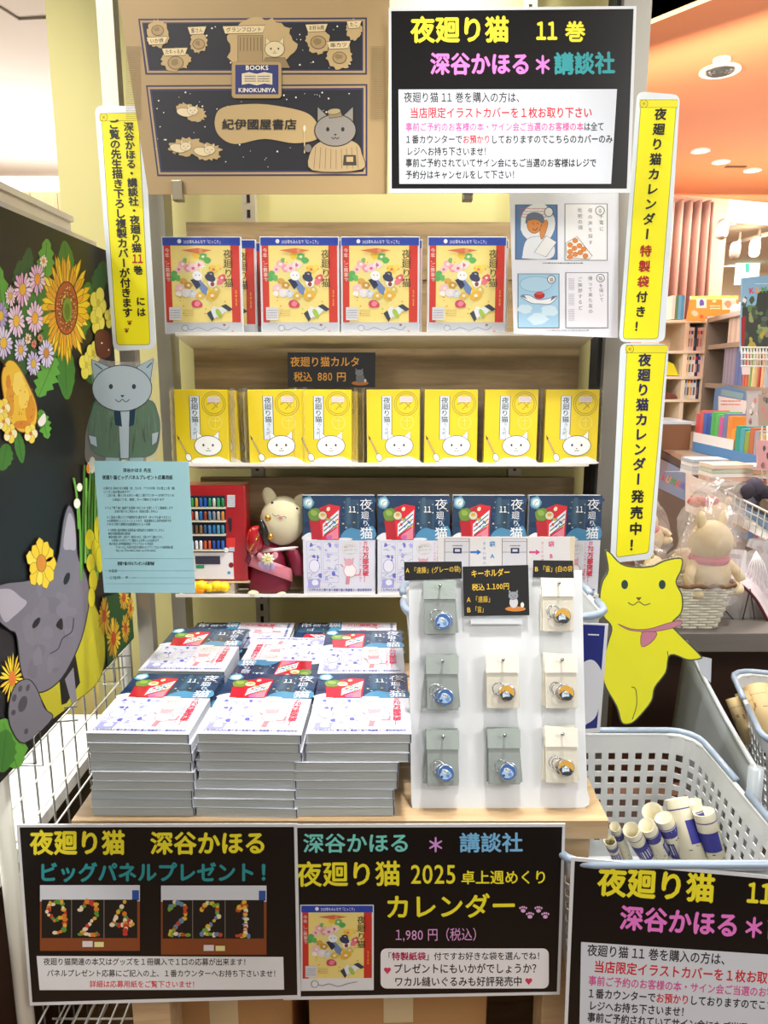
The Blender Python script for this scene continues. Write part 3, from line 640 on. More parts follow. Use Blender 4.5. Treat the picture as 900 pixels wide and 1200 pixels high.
for k, (x0, y0, x1, y1) in enumerate(((47, 1037, 164, 1114), (189, 1037, 312.5, 1118))):
    a.rect(x0, y0, x1, y1, '#8c4a22'); a.rect(x0, y0, x1, y0+19, '#dfe6ee'); a.rect(x1-9, y0+6, x1-1, y0+18, '#2a55a8'); a.rect(x0+2, y0+17, x1-3, y0+62, '#14110f')
    for xx in (x0+37, x0+75): a.line([(xx, y0+17), (xx, y0+62)], '#7b7468', 1)
    rd = random.Random(40+k); pal = [['#e8b13a', '#c9382c', '#5f9a3c', '#f0e0c0', '#e0842c'], ['#e8c43a', '#6e8fb8', '#f0e6c8', '#c8502c', '#7cae3e']][k]
    for j, dg in enumerate(('9', '2', '4') if k == 0 else ('2', '2', '1')):
        cx = x0+20+j*38; pts = {'9': [(10, -8), (4, -20), (-8, -18), (-11, -8), (-2, 2), (9, -4), (9, 12), (-6, 18)], '2': [(-10, -12), (-4, -20), (8, -17), (9, -5), (-2, 8), (-10, 17), (4, 17), (14, 17)], '4': [(3, -20), (-6, -4), (-11, 6), (4, 6), (12, 6), (4, -6), (4, 8), (4, 19)], '1': [(-6, -12), (2, -20), (3, -8), (3, 2), (3, 10), (3, 18), (-6, 18), (11, 18)]}[dg]
        for i in range(len(pts)-1):
            for q in range(4):
                t_ = q/4; X_ = pts[i][0]*(1-t_)+pts[i+1][0]*t_; Y_ = pts[i][1]*(1-t_)+pts[i+1][1]*t_; a.ell(cx+X_+rd.uniform(-1, 1), y0+40+Y_+rd.uniform(-1, 1), rd.uniform(1.8, 3.6), rd.uniform(1.8, 3.4), rd.choice(pal), 8)
    a.rect(x0+50, y1-12, x0+62, y1-5, '#e8e0e0'); a.rect(x0+64, y1-11, x0+75, y1-5, '#f0e8a0')
a.build('photograph_print', s)
PT2 = PY(.959)
s = sheet('table_sign', 'black sign at the middle of the table front with a calendar picture', 'sign', [(330, 966.5), (662.5, 965.5), (656, 1165.5), (332, 1172)], PT2, LAM, .002)
a = Art(PT2); a.poly([(331, 970), (659, 969), (652.5, 1162), (333, 1168)], BG); a.build('black_field', s)
a = Art(PT2, base=4e-4)
a.text('深谷かほる', (355, 997), (481, 996.5), 24, '#79d8cc', .02, 3); a.text('＊', (500, 998), (521, 998), 22, '#d99be0', .02); a.text('講談社', (538, 996.5), (613, 996), 24, '#7cc0ee', .02, 3)
a.text('夜廻り猫', (347, 1036), (470, 1035), 31, YEL, .02, 3); a.text('2025', (481, 1035), (535, 1035), 31, YEL, .01, 3); a.text('卓上週めくり', (540, 1034.5), (642, 1034), 17, YEL, .015, 3)
a.text('カレンダー', (451, 1074), (606, 1072), 30, YEL, .02, 3)
for cx, cy in ((613, 1066), (621, 1073), (631, 1066), (639, 1073)):
    a.ell(cx, cy+1, 2.8, 2.2, '#e8b4e0', 12)
    for k in range(4): a.ell(cx-3.6+k*2.4, cy-2.2-(1 if k in (1, 2) else 0), 1.1, 1.4, '#e8b4e0', 8)
a.text('1,980 円（税込）', (463, 1101), (567, 1100.5), 16, '#e6a6de', .0, 3)
a.poly(rrect(446, 1111, 643, 1158, 7), '#f3f1f3')
a.text('「', (449, 1124), (459, 1124), 10, BLK); a.text('特製紙袋', (459, 1124), (499, 1124), 10, '#b02058', .03); a.text('」付ですお好きな袋を選んでね！', (499, 1124), (638, 1123.5), 10, BLK, .012)
a.text('プレゼントにもいかがでしょうか？', (461, 1139.5), (634, 1139), 12.5, BLK, .015); a.text('ワカル縫いぐるみも好評発売中', (462, 1154.5), (612, 1154), 12, BLK, .015)
for cx, cy in ((454, 1136.5), (619.5, 1149)):
    for s_ in (-1, 1): a.ell(cx+s_*1.9, cy-1, 2.2, 2.2, '#d8385c', 10)
    a.poly([(cx-4, cy), (cx+4, cy), (cx, cy+4.6)], '#d8385c')
a.build('lettering', s)
def calendar_art(a, fn):
    """fn(u,v) in a 155 x 185 frame"""
    q = lambda pts: [fn(x, y) for x, y in pts]
    P_ = lambda pts, c, o=None, w=1: a.poly(q(pts), c, q and o, w*a.k)
    E_ = lambda x, y, rx, ry, c, n=14, rot=0, jag=0: a.poly(q(hexp(x, y, rx, ry, n, rot, jag, rd)), c)
    rd = random.Random(12)
    P_([(4, 14), (151, 14), (151, 163), (4, 163)], '#f2de86'); P_([(2, 2), (153, 2), (153, 17), (2, 17)], '#2546b4')
    P_([(4, 17), (17, 17), (17, 163), (4, 163)], '#cf3527'); P_([(134, 17), (151, 17), (151, 163), (134, 163)], '#cf3527')
    E_(35, 9, 4, 4.2, '#eef2fa', 10); a.text('2025年もみんなで「にっこり」', fn(43, 13), fn(118, 13), 8*a.k, '#f0f4ff', .01, 1)
    E_(74, 90, 40, 42, '#e7dc8c', 26, jag=.08)
    for x, y, r, c in ((40, 52, 9, '#eeb0c0'), (32, 62, 8, '#f2c4cc'), (50, 60, 9, '#e896b0'), (44, 45, 5, '#7cb86a'), (22, 70, 7, '#5cae5c'), (28, 78, 7, '#66b864'), (20, 80, 6, '#58a858'), (80, 38, 8, '#6cba66'), (88, 44, 7, '#5cae5c'), (66, 36, 7, '#f0c830'), (60, 60, 10, '#f4ccd4'), (72, 54, 9, '#f6dce0'), (100, 62, 9, '#f2cc3c'), (110, 58, 6, '#f4d860'), (94, 72, 8, '#3b3f62'), (116, 78, 8, '#e05c70'), (112, 86, 7, '#e87888'), (40, 84, 7, '#d8a848'), (50, 92, 8, '#c89a40'), (34, 98, 9, '#eec4cc'), (46, 106, 9, '#e6e0ec'), (58, 108, 8, '#cfd6ec'), (30, 108, 6, '#f4f0ea'), (84, 104, 12, '#e9c23c'), (96, 112, 11, '#e3b238'), (72, 112, 9, '#ddb84c'), (104, 100, 8, '#d6c060'), (66, 128, 10, '#cf4860'), (66, 127, 6, '#e88898')):
        a.poly(q(hexp(x, y, r, r*.85, 10, 0, .22, rd)), c)
        if r > 7: E_(x, y, r*.35, r*.3, '#f6e8d0' if c[1] != 'f' else '#d06c80', 8)
    P_([(58, 86), (72, 80), (88, 98), (84, 112), (76, 106), (70, 96)], '#6b86b8'); P_([(54, 82), (66, 78), (74, 92), (66, 100)], '#2c3050')
    E_(68, 74, 10, 9, '#eef0f4', 14, .3); E_(97, 86, 9, 10, '#f2eee6', 14); E_(93, 78, 11, 7, '#343858', 14, .4); E_(97, 90, 4, 4.5, '#8c3c44', 10)
    for x in (65, 72): E_(x, 73, 1, 1.3, '#2b2a30', 6)
    P_([(88, 146), (98, 132), (108, 136), (118, 130), (124, 140), (112, 150), (100, 156)], '#e6eaf0'); P_([(112, 132), (122, 128), (136, 138), (128, 142)], '#34404e'); P_([(84, 146), (92, 140), (98, 156), (94, 162)], '#34404e'); E_(108, 146, 5, 10, '#a8c84c', 12, -.5)
    for i in range(26): x, y = rd.uniform(24, 128), rd.uniform(40, 156); E_(x, y, 1.3, 1.1, rd.choice(['#c84848', '#6aa050', '#d8a030', '#8a6aa0']), 6)
    P_([(38, 26), (70, 22), (98, 26), (70, 32)], '#d8724c'); E_(76, 27, 4, 4, '#e09a60', 8)
    a.vtext('夜廻り猫', fn(129, 24), fn(129, 96), 19*a.k, '#322622', .0, 2); a.vtext('2025', fn(143, 100), fn(143, 132), 9*a.k, '#f4d840', .0, 1); a.vtext('今年、ご無事で', fn(10.5, 22), fn(10.5, 86), 9*a.k, '#f7e8e2', .0, 1)
    P_([(10, 134), (34, 134), (34, 159), (10, 159)], '#d7d8de'); a.tiny(*fn(12, 138), *fn(32, 156), 4, '#868b98', 3, .35); a.tiny(*fn(38, 138), *fn(58, 152), 4, '#b79a5c', 5, .3)
q4 = [(352, 1060), (438, 1060), (438, 1160), (352.5, 1161)]
def qf(u, v): u /= 155; v /= 190; return ((q4[0][0]*(1-u)+q4[1][0]*u)*(1-v)+(q4[3][0]*(1-u)+q4[2][0]*u)*v, (q4[0][1]*(1-u)+q4[1][1]*u)*(1-v)+(q4[3][1]*(1-u)+q4[2][1]*u)*v)
a = Art(PT2, base=4e-4); a.k = .55; a.poly([qf(0, 0), qf(155, 0), qf(155, 190), qf(0, 190)], '#e8e9ec'); calendar_art(a, qf)
a.line(smooth([qf(30, 172), qf(45, 178), qf(60, 174), qf(80, 180), qf(100, 174), qf(120, 170)], 4, False), '#5a5f6c', .6); a.ell(*qf(30, 174), 4, 4, '#e8e9ec', 12, out='#5a5f6c', w=.6); a.build('calendar_picture', s)
PT3 = Plane(V(760, 1100, .935), (-.02, -1, .0))
s = sheet('basket_sign', 'black notice leaning on the front of the right basket of paper rolls', 'sign', [(669.5, 1004.5), (915, 1027.5), (915, 1260), (659, 1260)], PT3, LAM, .002)
a = Art(PT3); a.poly([(673.5, 1009), (911, 1031), (911, 1256), (663, 1256)], BG); a.build('black_field', s)
# the same notice again, as a true copy of the layout on this sheet
O0, U0, V0 = (673.5, 1009), (1.19, .082), (-.03, 1.02)
def PP(x, y):
    dx, dy = x-458.5, y-13
    return (O0[0]+dx*U0[0]+dy*V0[0], O0[1]+dx*U0[1]+dy*V0[1]-.0)
a = Art(PT3, base=4e-4); a.k = 1.12; notice_text(a, PP); a.build('lettering', s)
# tiny clips carrying the two top sheets
for px, w in ((209, 'left end of the brown poster'), (548, 'black notice')):
    c = V(px, 233, 1.372)
    m = MB(); m.bbox((c.x-.009, 1.366, c.z-.004), (c.x+.009, 1.384, c.z+.03), mat('#8f8570', .35, .6)); m.build('sheet_clip', label='small metal clip under the '+w, cat='clip', bevel=.002)
# ---------------- goods on the rack ----------------
ORD = ['topmost', 'second from the top', 'third from the top', 'fourth from the top', 'fifth from the top', 'sixth from the top', 'seventh from the top', 'eighth from the top', 'ninth from the top', 'tenth from the top', 'eleventh from the top']
LR = ['leftmost', 'second from the left', 'third from the left', 'fourth from the left', 'fifth from the left', 'sixth from the left', 'rightmost']
FILM = clear(gloss=.03, haze=.0)
def shelf_at(k, y): return shelf_z[k]-(y-RF)*SL
# desk calendars
CW, CH = 155, 185
def make_calendar():
    t = thing('desk_calendar', 'x', 'calendar'); f = local(CW, CH)
    m = MB(); m.bbox((-.0775, 0, 0), (.0775, .008, .185), mat('#d9dce2', .4)); m.build('backing_case', t, bevel=.0008)
    m = MB(); m.bbox((-.0775, .008, .0), (.0775, .0125, .02), mat('#c4c8ce', .35)); m.bbox((-.0735, .008, .02), (.0735, .012, .165), mat('#f1ead8', .6)); m.build('page_pad', t)
    a = Art(f); a.k = 1; calendar_art(a, lambda x, y: (x, y)); a.build('printed_cover', t, False)
    a = Art(f); a.rect(2, 164, 153, 184.5, '#bfc4ce'); a.line(smooth([(38, 172), (52, 178), (66, 173), (84, 179), (100, 173), (118, 178), (128, 171)], 4, False), '#5a5f6c', 1); a.ell(40, 174, 6, 5.5, '#c9ced6', 14, out='#5a5f6c', w=1); a.ell(118, 168, 3, 2.4, '#8a6c74', 8); a.ell(134, 180, 3, 1.6, '#d07c78', 8); a.build('lower_margin', t, False)
    m = MB(); m.grid(lambda u, v: Vector((-.080+.163*u, -.0022-.0012*math.sin(u*19)*math.sin(v*7), -.004+.195*v)), 16, 10, FILM); m.build('clear_sleeve', t)
    return t
first = None
rd = random.Random(5)
for i, px in enumerate((192.5, 306, 399.5, 500.5)):
    nb = (4, 2, 2, 2)[i]
    for j in range(nb):
        t = make_calendar() if first is None else copy_tree(first); first = first or t
        y = RF+.006+j*.016; z = shelf_at(0, y)+.0012
        p = V(px, 391, RF); x = p.x+.0775+(j*.018 if i == 0 else j*.006) + (.008 if i == 0 and j else 0)
        t.location = (x, y, z-.0); t.rotation_euler = (math.radians(-3-.0*j), 0, (rd.random()-.5)*.02)
        t['label'] = 'desk calendar on the top shelf, %s pile, %s' % (LR[i] if i < 3 else 'rightmost', ('front copy', 'copy just behind the front', 'third copy back', 'rearmost copy')[j])
        t['group'] = 'desk calendars on the top shelf'
# yellow card game boxes
def make_cardbox():
    t = thing('card_game_box', 'x', 'box'); f = local(108, 150); Y = mat('#eed31f', .4, 0, .4)
    m = MB(); m.bbox((-.054, 0, 0), (.054, .022, .15), Y); m.build('box', t, bevel=.0012)
    a = Art(f); O = '#3a3432'; G = '#b5a02a'
    for r in (24, 20): a.line(hexp(80, 28, r, r, 28), G, 1.6, True)
    for q in ((70, 16, 88, 36), (66, 30, 82, 22), (76, 40, 92, 24)): a.line([(q[0], q[1]), (q[2], q[3])], G, 2)
    a.line(hexp(82, 66, 13, 13, 22), '#f4e68a', 1.2, True); a.line([(74, 62), (90, 62)], '#f4e68a', 1); a.line([(82, 56), (82, 76)], '#f4e68a', 1)
    a.rect(31, 13, 51, 100, '#dfe9f2', O, 1.2); a.vtext('夜廻り猫', (41, 15), (41, 66), 15, '#26303c', .01, 2); a.vtext('カルタ', (43, 66), (38, 92), 8, '#26303c', .0, 1)
    a.rect(68, 14, 93, 25, '#e6e2e6', '#b9aeb6', .5); a.tiny(69.5, 15.5, 92, 24, 3, '#c07a90', 7, .4)
    a.poly(smooth([(30, 150), (33, 143), (44, 138), (70, 139), (96, 139), (107.5, 145), (107.5, 149.6)], 3), '#fbfbf7'); a.poly([(20, 149.5), (107.8, 149.5), (107.8, 143), (88, 135), (40, 139)], '#fbfbf7')
    critter(a, 66, 113, 24, '#fdfdfa', dark=O, sx=1.18)
    a.line([(5, 96), (24, 134)], O, 2.6); a.line([(6, 98), (24, 134)], '#e8c8a0', 1.4); a.poly([(3, 91), (8.5, 99), (5, 101)], O); a.ell(25, 137, 6, 8, '#fbfbf7', 14, -.4, O, .9); a.line([(26, 143), (34, 149)], O, .9)
    a.build('printed_front', t, False)
    m = MB(); m.grid(lambda u, v: Vector((-.061+.125*u, -.0028-.0018*math.sin(u*23+v*5), -.0005+.156*v)), 20, 8, FILM); m.build('clear_sleeve', t)
    m = MB(); fs = clear(gloss=.35, haze=.25, bump=1, bs=60)
    for xx in (-.062, .060): m = MB(); m.grid(lambda u, v: Vector((xx+.004*u, -.004+.03*u+.003*math.sin(v*40), .001+.153*v)), 3, 20, fs); m.build('sleeve_edge', t)
    return t
first = None
for i, px in enumerate((206, 292, 350, 430, 497, 567, 638)):
    for j in range((3, 2, 4, 3, 2, 2, 2)[i]):
        t = make_cardbox() if first is None else copy_tree(first); first = first or t
        y = RF+.006+j*.0235; x = V(px, 543, RF).x+.054+min(j, 2)*(.019 if i == 0 else .012 if i == 2 else .004)
        t.location = (x, y, shelf_at(1, y)+.0012); t.rotation_euler = (math.radians(-1.5), math.radians((-1.8 if i == 0 and j else 0)+(rd.random()-.5)*.8), (rd.random()-.5)*.03)
        t['label'] = 'yellow card game box, %s on middle shelf, %s' % (LR[i], ('front box', 'second box back', 'third box back', 'fourth box back')[j])
        t['group'] = 'yellow card game boxes on the middle shelf'
# comic books
BW, BH, BT = .150, .212, .0140
def make_book(printed=True):
    t = thing('comic_book', 'x', 'book'); f = local(150, 212)
    CB = mat('#1f3d63', .2, 0, .6); PG = mat('#c3cbca', .45, 0, .5, bump=.6, bscale=14, noise=.05, nscale=30, stretch=(1, 60, 1))
    m = MB(); m.bbox((-.0735, .0006, .0012), (.0742, BT-.0006, .2108), PG); m.build('page_block', t)
    m = MB(); m.bbox((-.075, 0, 0), (.075, .0005, .212), CB); m.bbox((-.075, BT-.0005, 0), (.075, BT, .212), mat('#dfe4ee', .2, 0, .6)); m.bbox((.0742, 0, 0), (.0755, BT, .212), CB); m.build('cover', t)
    m = MB(); wb = mat('#dde1ec', .22, 0, .6); m.bbox((-.0751, -.0003, -.0002), (.0757, 0, .118), wb); m.bbox((.0755, -.0003, -.0002), (.0758, BT, .118), wb); m.build('paper_band', t)
    if not printed: return t
    a = Art(f, base=1e-4, rough=.22, coat=.6); rd = random.Random(8)
    a.rect(0, 0, 150, 94, '#1c3a5e')
    for i in range(26): a.ell(rd.uniform(4, 146), rd.uniform(4, 90), rd.uniform(4, 12), rd.uniform(3, 9), rd.choice(['#27496f', '#17304f', '#2f5a80', '#203f56', '#3a6a8c']), 8, jag=.25)
    a.rect(88, 8, 118, 70, '#33506a'); a.rect(92, 4, 100, 60, '#3f6078'); a.rect(104, 20, 114, 74, '#2a4258')
    for i in range(26): a.ell(rd.uniform(84, 146), rd.uniform(10, 90), rd.uniform(.8, 2.6), rd.uniform(.8, 2.2), rd.choice(['#8fc2dc', '#cfe6f0', '#6f9db8', '#d9d08a']), 6)
    a.poly(smooth([(84, 78), (100, 68), (120, 72), (146, 64), (149, 92), (84, 93)], 3), '#4f8fb8'); a.poly(smooth([(0, 86), (14, 78), (24, 84), (30, 93.5), (0, 93.5)], 3), '#e8eef4'); a.ell(88, 92, 16, 3, '#e8eef4', 14)
    for r, c in ((12, '#5f97b4'), (9, '#a8d0dc'), (6, '#eef8f4')): a.ell(13, 14, r, r*1.1, c, 14, jag=.14)
    a.line(smooth([(10, 20), (12, 14), (17, 12)], 3, False), '#4c4a3a', 1)
    a.poly([(36, 26), (56, 18), (78, 22), (76, 93), (18, 93), (16, 52)], '#d92a38'); a.poly([(14, 52), (36, 52), (40, 93), (20, 93)], '#b81f30')
    a.poly([(42, 60), (76, 30), (74, 62), (42, 86)], '#e9edf2'); 
    for k in range(3): a.line([(44, 66+k*9), (74, 39+k*10)], '#28405c', 2)
    for k in range(14): a.ell(rd.uniform(46, 72), rd.uniform(46, 66), 2, 3, rd.choice(['#c83a3a', '#e0b040', '#3a7ab0', '#70a860']), 6)
    a.poly([(50, 84), (74, 66), (74, 92), (52, 93)], '#e8889c'); a.ell(54, 88, 8, 5, '#c86ab0', 10, jag=.3)
    a.ell(26, 40, 15, 14, '#6e8f3a', 18, jag=.08, out='#3f5a24', w=.8); a.ell(24, 36, 8, 6, '#8fae50', 10, jag=.2); a.ell(42, 42, 9, 9, '#dcd6b8', 16, out='#5b4a3a', w=.8); a.ell(42, 40, 5, 4, '#d8a85a', 10); a.poly([(36, 30), (48, 22), (56, 26), (44, 34)], '#b92a34'); a.ell(54, 28, 4, 5, '#f0e4c0', 6, .4)
    a.vtext('夜', (132, 6), (132, 30), 26, '#f0f5fa', .0, 3); a.vtext('廻', (130, 32), (130, 50), 17, '#f0f5fa', .0, 2); a.vtext('り', (131, 50), (131, 66), 14, '#f0f5fa', .0, 2); a.vtext('猫', (133, 66), (133, 92), 28, '#f0f5fa', .01, 3)
    a.text('11', (96, 35), (112, 35), 17, '#f0f5fa', .015, 2)
    a.build('cover_print', t, False)
    a = Art(f, base=4.5e-4, rough=.22, coat=.6); B_, P_ = '#6e72cc', '#d07f90'
    a.rect(0, 94.2, 150, 212, '#dfe2ee')
    for x0, y0, x1, y1 in ((8, 98, 38, 128), (8, 132, 38, 184), (42, 98, 74, 122), (42, 126, 74, 158), (42, 162, 74, 186)): a.line([(x0, y0), (x1, y0), (x1, y1), (x0, y1)], '#8f92d6', .7, True)
    for i in range(46):
        x, y = (rd.uniform(11, 36), rd.uniform(102, 196)) if i % 2 else (rd.uniform(44, 72), rd.uniform(100, 196))
        if rd.random() < .45: a.ell(x, y, rd.uniform(2, 4.5), rd.uniform(2, 5), B_ if rd.random() < .6 else '#b4b6ea', 8, jag=.35)
        else: a.line(smooth([(x-4, y+rd.uniform(-3, 3)), (x, y+rd.uniform(-3, 3)), (x+4, y+rd.uniform(-3, 3))], 3, False), B_, .8)
    a.ell(23, 150, 11, 14, '#e9eaf8', 16, out=B_, w=.9); a.poly([(10, 178), (36, 178), (34, 197), (8, 198)], '#a7a9e4'); a.ell(24, 186, 8, 6, '#eef0f8', 10, jag=.2)
    a.line(hexp(98, 112, 16, 13, 24), '#d9d2a0', .8, True); a.text('描き下ろし', (86, 111), (111, 109), 5.5, '#a39a58', .01, 1); a.text('ポストカード', (86, 118), (112, 116), 5, '#a39a58', .01, 1); a.tiny(90, 103, 106, 105, 1, '#b9b070', 2); a.tiny(92, 122, 106, 124, 1, '#b9b070', 4)
    a.ell(98, 160, 13, 14, '#faf3f4', 18, out=P_, w=1); a.ell(96, 142, 10, 8, '#e3abb6', 14, jag=.12)
    for s_ in (-1, 1): a.poly([(96+s_*4, 136), (96+s_*11, 131), (96+s_*9, 142)], '#e3abb6')
    a.poly([(90, 172), (98, 172), (96, 190), (88, 190)], '#d8909c'); a.line(smooth([(108, 170), (118, 168), (120, 156)], 3, False), '#d8909c', 3); a.line([(84, 152), (78, 146)], '#d8909c', 2.5)
    a.vtext('累計', (131, 97), (131, 106), 10, '#e03a58', .0, 1); a.vtext('70', (131, 107), (131, 121), 1, '#e03a58'); a.text('70', (124.5, 118), (137.5, 118), 15, '#e03a58', .02, 2); a.vtext('万部突破', (131, 120), (131, 172), 13.5, '#e03a58', .03, 2); a.vtext('！！', (131, 172), (131, 186), 11, '#e03a58', .02, 1)
    a.vtext('心にしみる涙と笑いの夜廻り', (120, 98), (120, 186), 5.4, '#dd6a90', .0, 1)
    a.text('くたびれた人に寄り添う夜廻り猫の物語第十一巻好評発売中', (6, 204.5), (144, 204.5), 6.6, '#3c409c', .02, 1)
    a.build('band_print', t, False)
    return t
bookA = None; plain = None
def put_book(loc, rot, label, printed, group, thick=1):
    global bookA, plain
    if printed: t = make_book() if bookA is None else copy_tree(bookA); bookA = bookA or t
    else: t = make_book(False) if plain is None else copy_tree(plain); plain = plain or t
    t.location = loc; t.rotation_euler = rot; t['label'] = label; t['group'] = group; return t
for i, px in enumerate((356, 442.5, 529.5, 617.5)):
    for j in range(3):
        y = RF+.005+j*.0150; x = V(px, 697, RF).x+.075+.0015*j
        put_book((x, y, shelf_at(2, y)+.0012), (math.radians(-1), 0, 0), 'comic book standing on the bottom shelf, %s pile, %s' % (LR[i] if i < 3 else 'rightmost', ('front copy', 'second copy back', 'third copy back')[j]), j == 0, 'comic books standing on the bottom shelf')
# stacks on the table
def stack(x, y, n, z0, rot, name, jit, top=True, flip=False, shifts=None):
    for k in range(n):
        z = z0+(n-k)*(BT+.0006); dx, dy, r = (rd.random()-.5)*jit, (rd.random()-.5)*jit, (rd.random()-.5)*.02
        if shifts and k in shifts: dx += shifts[k]
        R = rot+r; cx, cy = x+dx, y+dy
        rz = R+(math.pi if flip else 0)
        # local origin is the bottom edge centre of the book; keep the stack centred
        ox, oy = (-math.sin(rz), math.cos(rz)); o = (cx-ox*BH/2, cy-oy*BH/2, z)
        put_book(o, (math.radians(-90), 0, rz), 'shrink-wrapped comic book lying in the %s stack, %s' % (name, ORD[k]), k == 0 or (k < 3), 'comic books stacked on the table')
stack(-.352, 1.088, 9, TZ, -.02, 'front left', .006)
stack(-.194, 1.088, 9, TZ, -.025, 'front middle', .006, shifts={5: -.006, 6: -.006, 7: -.008, 8: -.008})
stack(-.038, 1.088, 9, TZ, .0, 'front right', .004, shifts={3: -.018, 4: -.019, 5: -.020, 6: -.021, 7: -.024, 8: -.025})
stack(-.350, 1.312, 9, TZ, -.03, 'back left', .005)
stack(-.19, 1.30, 8, TZ, -.04, 'back middle', .005, flip=True)
stack(-.040, 1.302, 9, TZ, .01, 'back right', .004)
stack(-.30, 1.463, 7, TZ, math.pi/2, 'rearmost left', .004)
stack(-.08, 1.463, 7, TZ, math.pi/2, 'rearmost right', .004)
# ---------------- toy vending machine ----------------
VY = 1.515
t = thing('toy_vending_machine', 'red toy drink vending machine on the bottom shelf beside the cream plush', 'toy', V(257, 682, VY))
q0, q1 = V(221, 681, VY), V(287, 569, VY); RD = mat('#b01520', .25, 0, .6)
def pv(x, y, l=0): return V(x, y, VY-.0005)+Vector((0, -l, 0))
m = MB(); m.bbox((q0.x, VY, q0.z), (q1.x, VY+.055, q1.z), RD); m.build('cabinet', t, True, bevel=.003)
m = MB(); m.bbox((pv(222, 630).x, VY-.0006, pv(0, 653).z), (pv(265.5, 630).x, VY-.0001, pv(0, 581).z), mat('#14233f', .2, 0, .5)); m.build('display_window', t, True)
rows = [(593.5, ['#3b9a50', '#d8a038', '#2a62b8', '#2456a8', '#2f8a60', '#d8d8d0', '#3aa05a', '#2e8a4c']), (609, ['#b03a2a', '#d6d2c6', '#2c6ab0', '#9a4a2a', '#6e8aa8', '#8a98a8', '#c0b8a8', '#d88a3a']), (625, ['#57493a', '#7a5a3a', '#8a6a4a', '#3a5a7a', '#4a7ab0', '#2e7ab0', '#5a98b8', '#4a8a98']), (643, ['#e8e8ec', '#e8e8ec', '#e8e8ec', '#d0643a', '#c45a3a', '#2a52a8', '#2a52a8', '#3a6ac0'])]
for yb, cols in rows:
    for i, c in enumerate(cols):
        x = 226+i*5.1; m = MB(); p = pv(x, yb, 0); m.lathe([(.0001, 0), (.0032, .0), (.0034, .003), (.0034, .015), (.0024, .018), (.0001, .018)], mat(c, .3, .2), (p.x, VY-.0042, p.z), 8); m.build('drink_can', t, True)
    m = MB(); a_, b_ = pv(223, yb+1.6), pv(265, yb+1.6); m.bbox((a_.x, VY-.007, a_.z-.0012), (b_.x, VY, a_.z+.0022), mat('#e6dcc4', .4)); m.build('button_strip', t, True)
m = MB(); m.bbox((pv(226, 660).x, VY-.0012, pv(0, 678.5).z), (pv(273.5, 660).x, VY, pv(0, 647.5).z), mat('#f1eef0', .3)); m.build('lower_front', t, True)
m = MB(); m.bbox((pv(229, 655).x, VY-.002, pv(0, 661).z), (pv(258, 655).x, VY-.001, pv(0, 651.5).z), mat('#4c4a5c', .2, .3)); m.build('delivery_flap', t, True)
m = MB(); m.bbox((pv(230, 665).x, VY-.0018, pv(0, 666).z), (pv(239.5, 665).x, VY-.001, pv(0, 662).z), mat('#2f9a5c', .4)); m.build('green_plate', t, True)
a = Art(PY(VY), base=1.6e-3); a.rect(266.5, 580, 275.5, 594, '#e4e4ea'); a.tiny(267, 581, 275, 593, 6, '#7c7f90', 3); a.rect(267.5, 607, 272, 614, '#2a2228'); a.rect(268.5, 610, 271.5, 622, '#1f1a20'); a.rect(265.5, 630, 276, 641, '#e0342c'); a.ell(271, 662, 3, 3.2, '#8a1a26', 10); a.ell(268.5, 671, 2, 2, '#4a9ad8', 10); a.ell(266, 644, 3, 3, '#f6f3f4', 8, jag=.3); a.rect(268.5, 641, 275, 646, '#c8ccd6')
a.build('controls', t)
m = MB(); m.bbox((q0.x-.004, VY-.004, q0.z-.003), (q1.x+.003, VY+.06, q0.z), mat('#d8c49a', .5)); m.build('base_plate', t, True)
t2 = MB(); c = V(262, 697, VY); t2.bbox((V(216, 690, VY).x, VY+.006, shelf_at(2, VY+.03)+.001), (V(274, 690, VY).x, VY+.05, q0.z-.0035), mat('#dedad4', .6)); t2.build('white_riser_box', label='small white box standing under the toy vending machine', cat='box', bevel=.001)
m = MB(); YY = mat('#ffcf0e', .45)
for i, (x, y, r) in enumerate(((227, 690, 7), (236, 689, 8), (246, 691, 6.5), (254, 689, 7.5), (263, 690, 7))): 
    c = V(x, y, VY-.005); m.ball(c, (r*.00178, .011, r*.0015), YY, 12, 8, nz=.06, seed=i)
c = V(233, 694, VY-.012); m.ball(c, (.014, .004, .008), mat('#f59a12', .5), 10, 6)
o = m.build('yellow_figure', label='bright yellow soft figure lying in front of the white box', cat='toy'); o.location.z = shelf_at(2, VY-.02)+.001
# ---------------- plush in a kimono ----------------
t = thing('plush_toy', 'cream plush animal wearing a maroon kimono, seated beside the red toy machine', 'plush toy', V(322, 697, 1.535))
U = .00178; PYY = 1.545; CR = mat('#dfd8b4', .9, bump=.3, bscale=400, noise=.04, nscale=30); MR = mat('#7c1230', .45, bump=.3, bscale=60); PK_ = mat('#dd8796', .35)
def pp(x, y, d=0): return V(x, y, PYY+d)
m = MB(); m.ball(pp(331, 610), (27*U, .036, 30*U), CR, 28, 20, R=Matrix.Rotation(.12, 3, 'Y')); m.build('head', t, True, sub=1)
for sx, px_, py_, r in ((-1, 316, 583, -.35), (1, 350, 590, .6)):
    m = MB(); m.ball(pp(px_, py_), (8.5*U, .009, 13*U), CR, 16, 10, R=Matrix.Rotation(r, 3, 'Y')); m.build('ear', t, True, sub=1)
m = MB(); body = lambda px_, py_, r, d=0: None
prof = [(.001, 0), (24*U, .001), (27*U, .010), (27*U, .035), (23*U, .06), (20*U, .08), (16*U, .098), (8*U, .108), (.001, .11)]
c = pp(316, 693, -.004); m.lathe(prof, MR, (c.x, c.y, c.z), 24, 1, .72); m.build('kimono', t, True, sub=1)
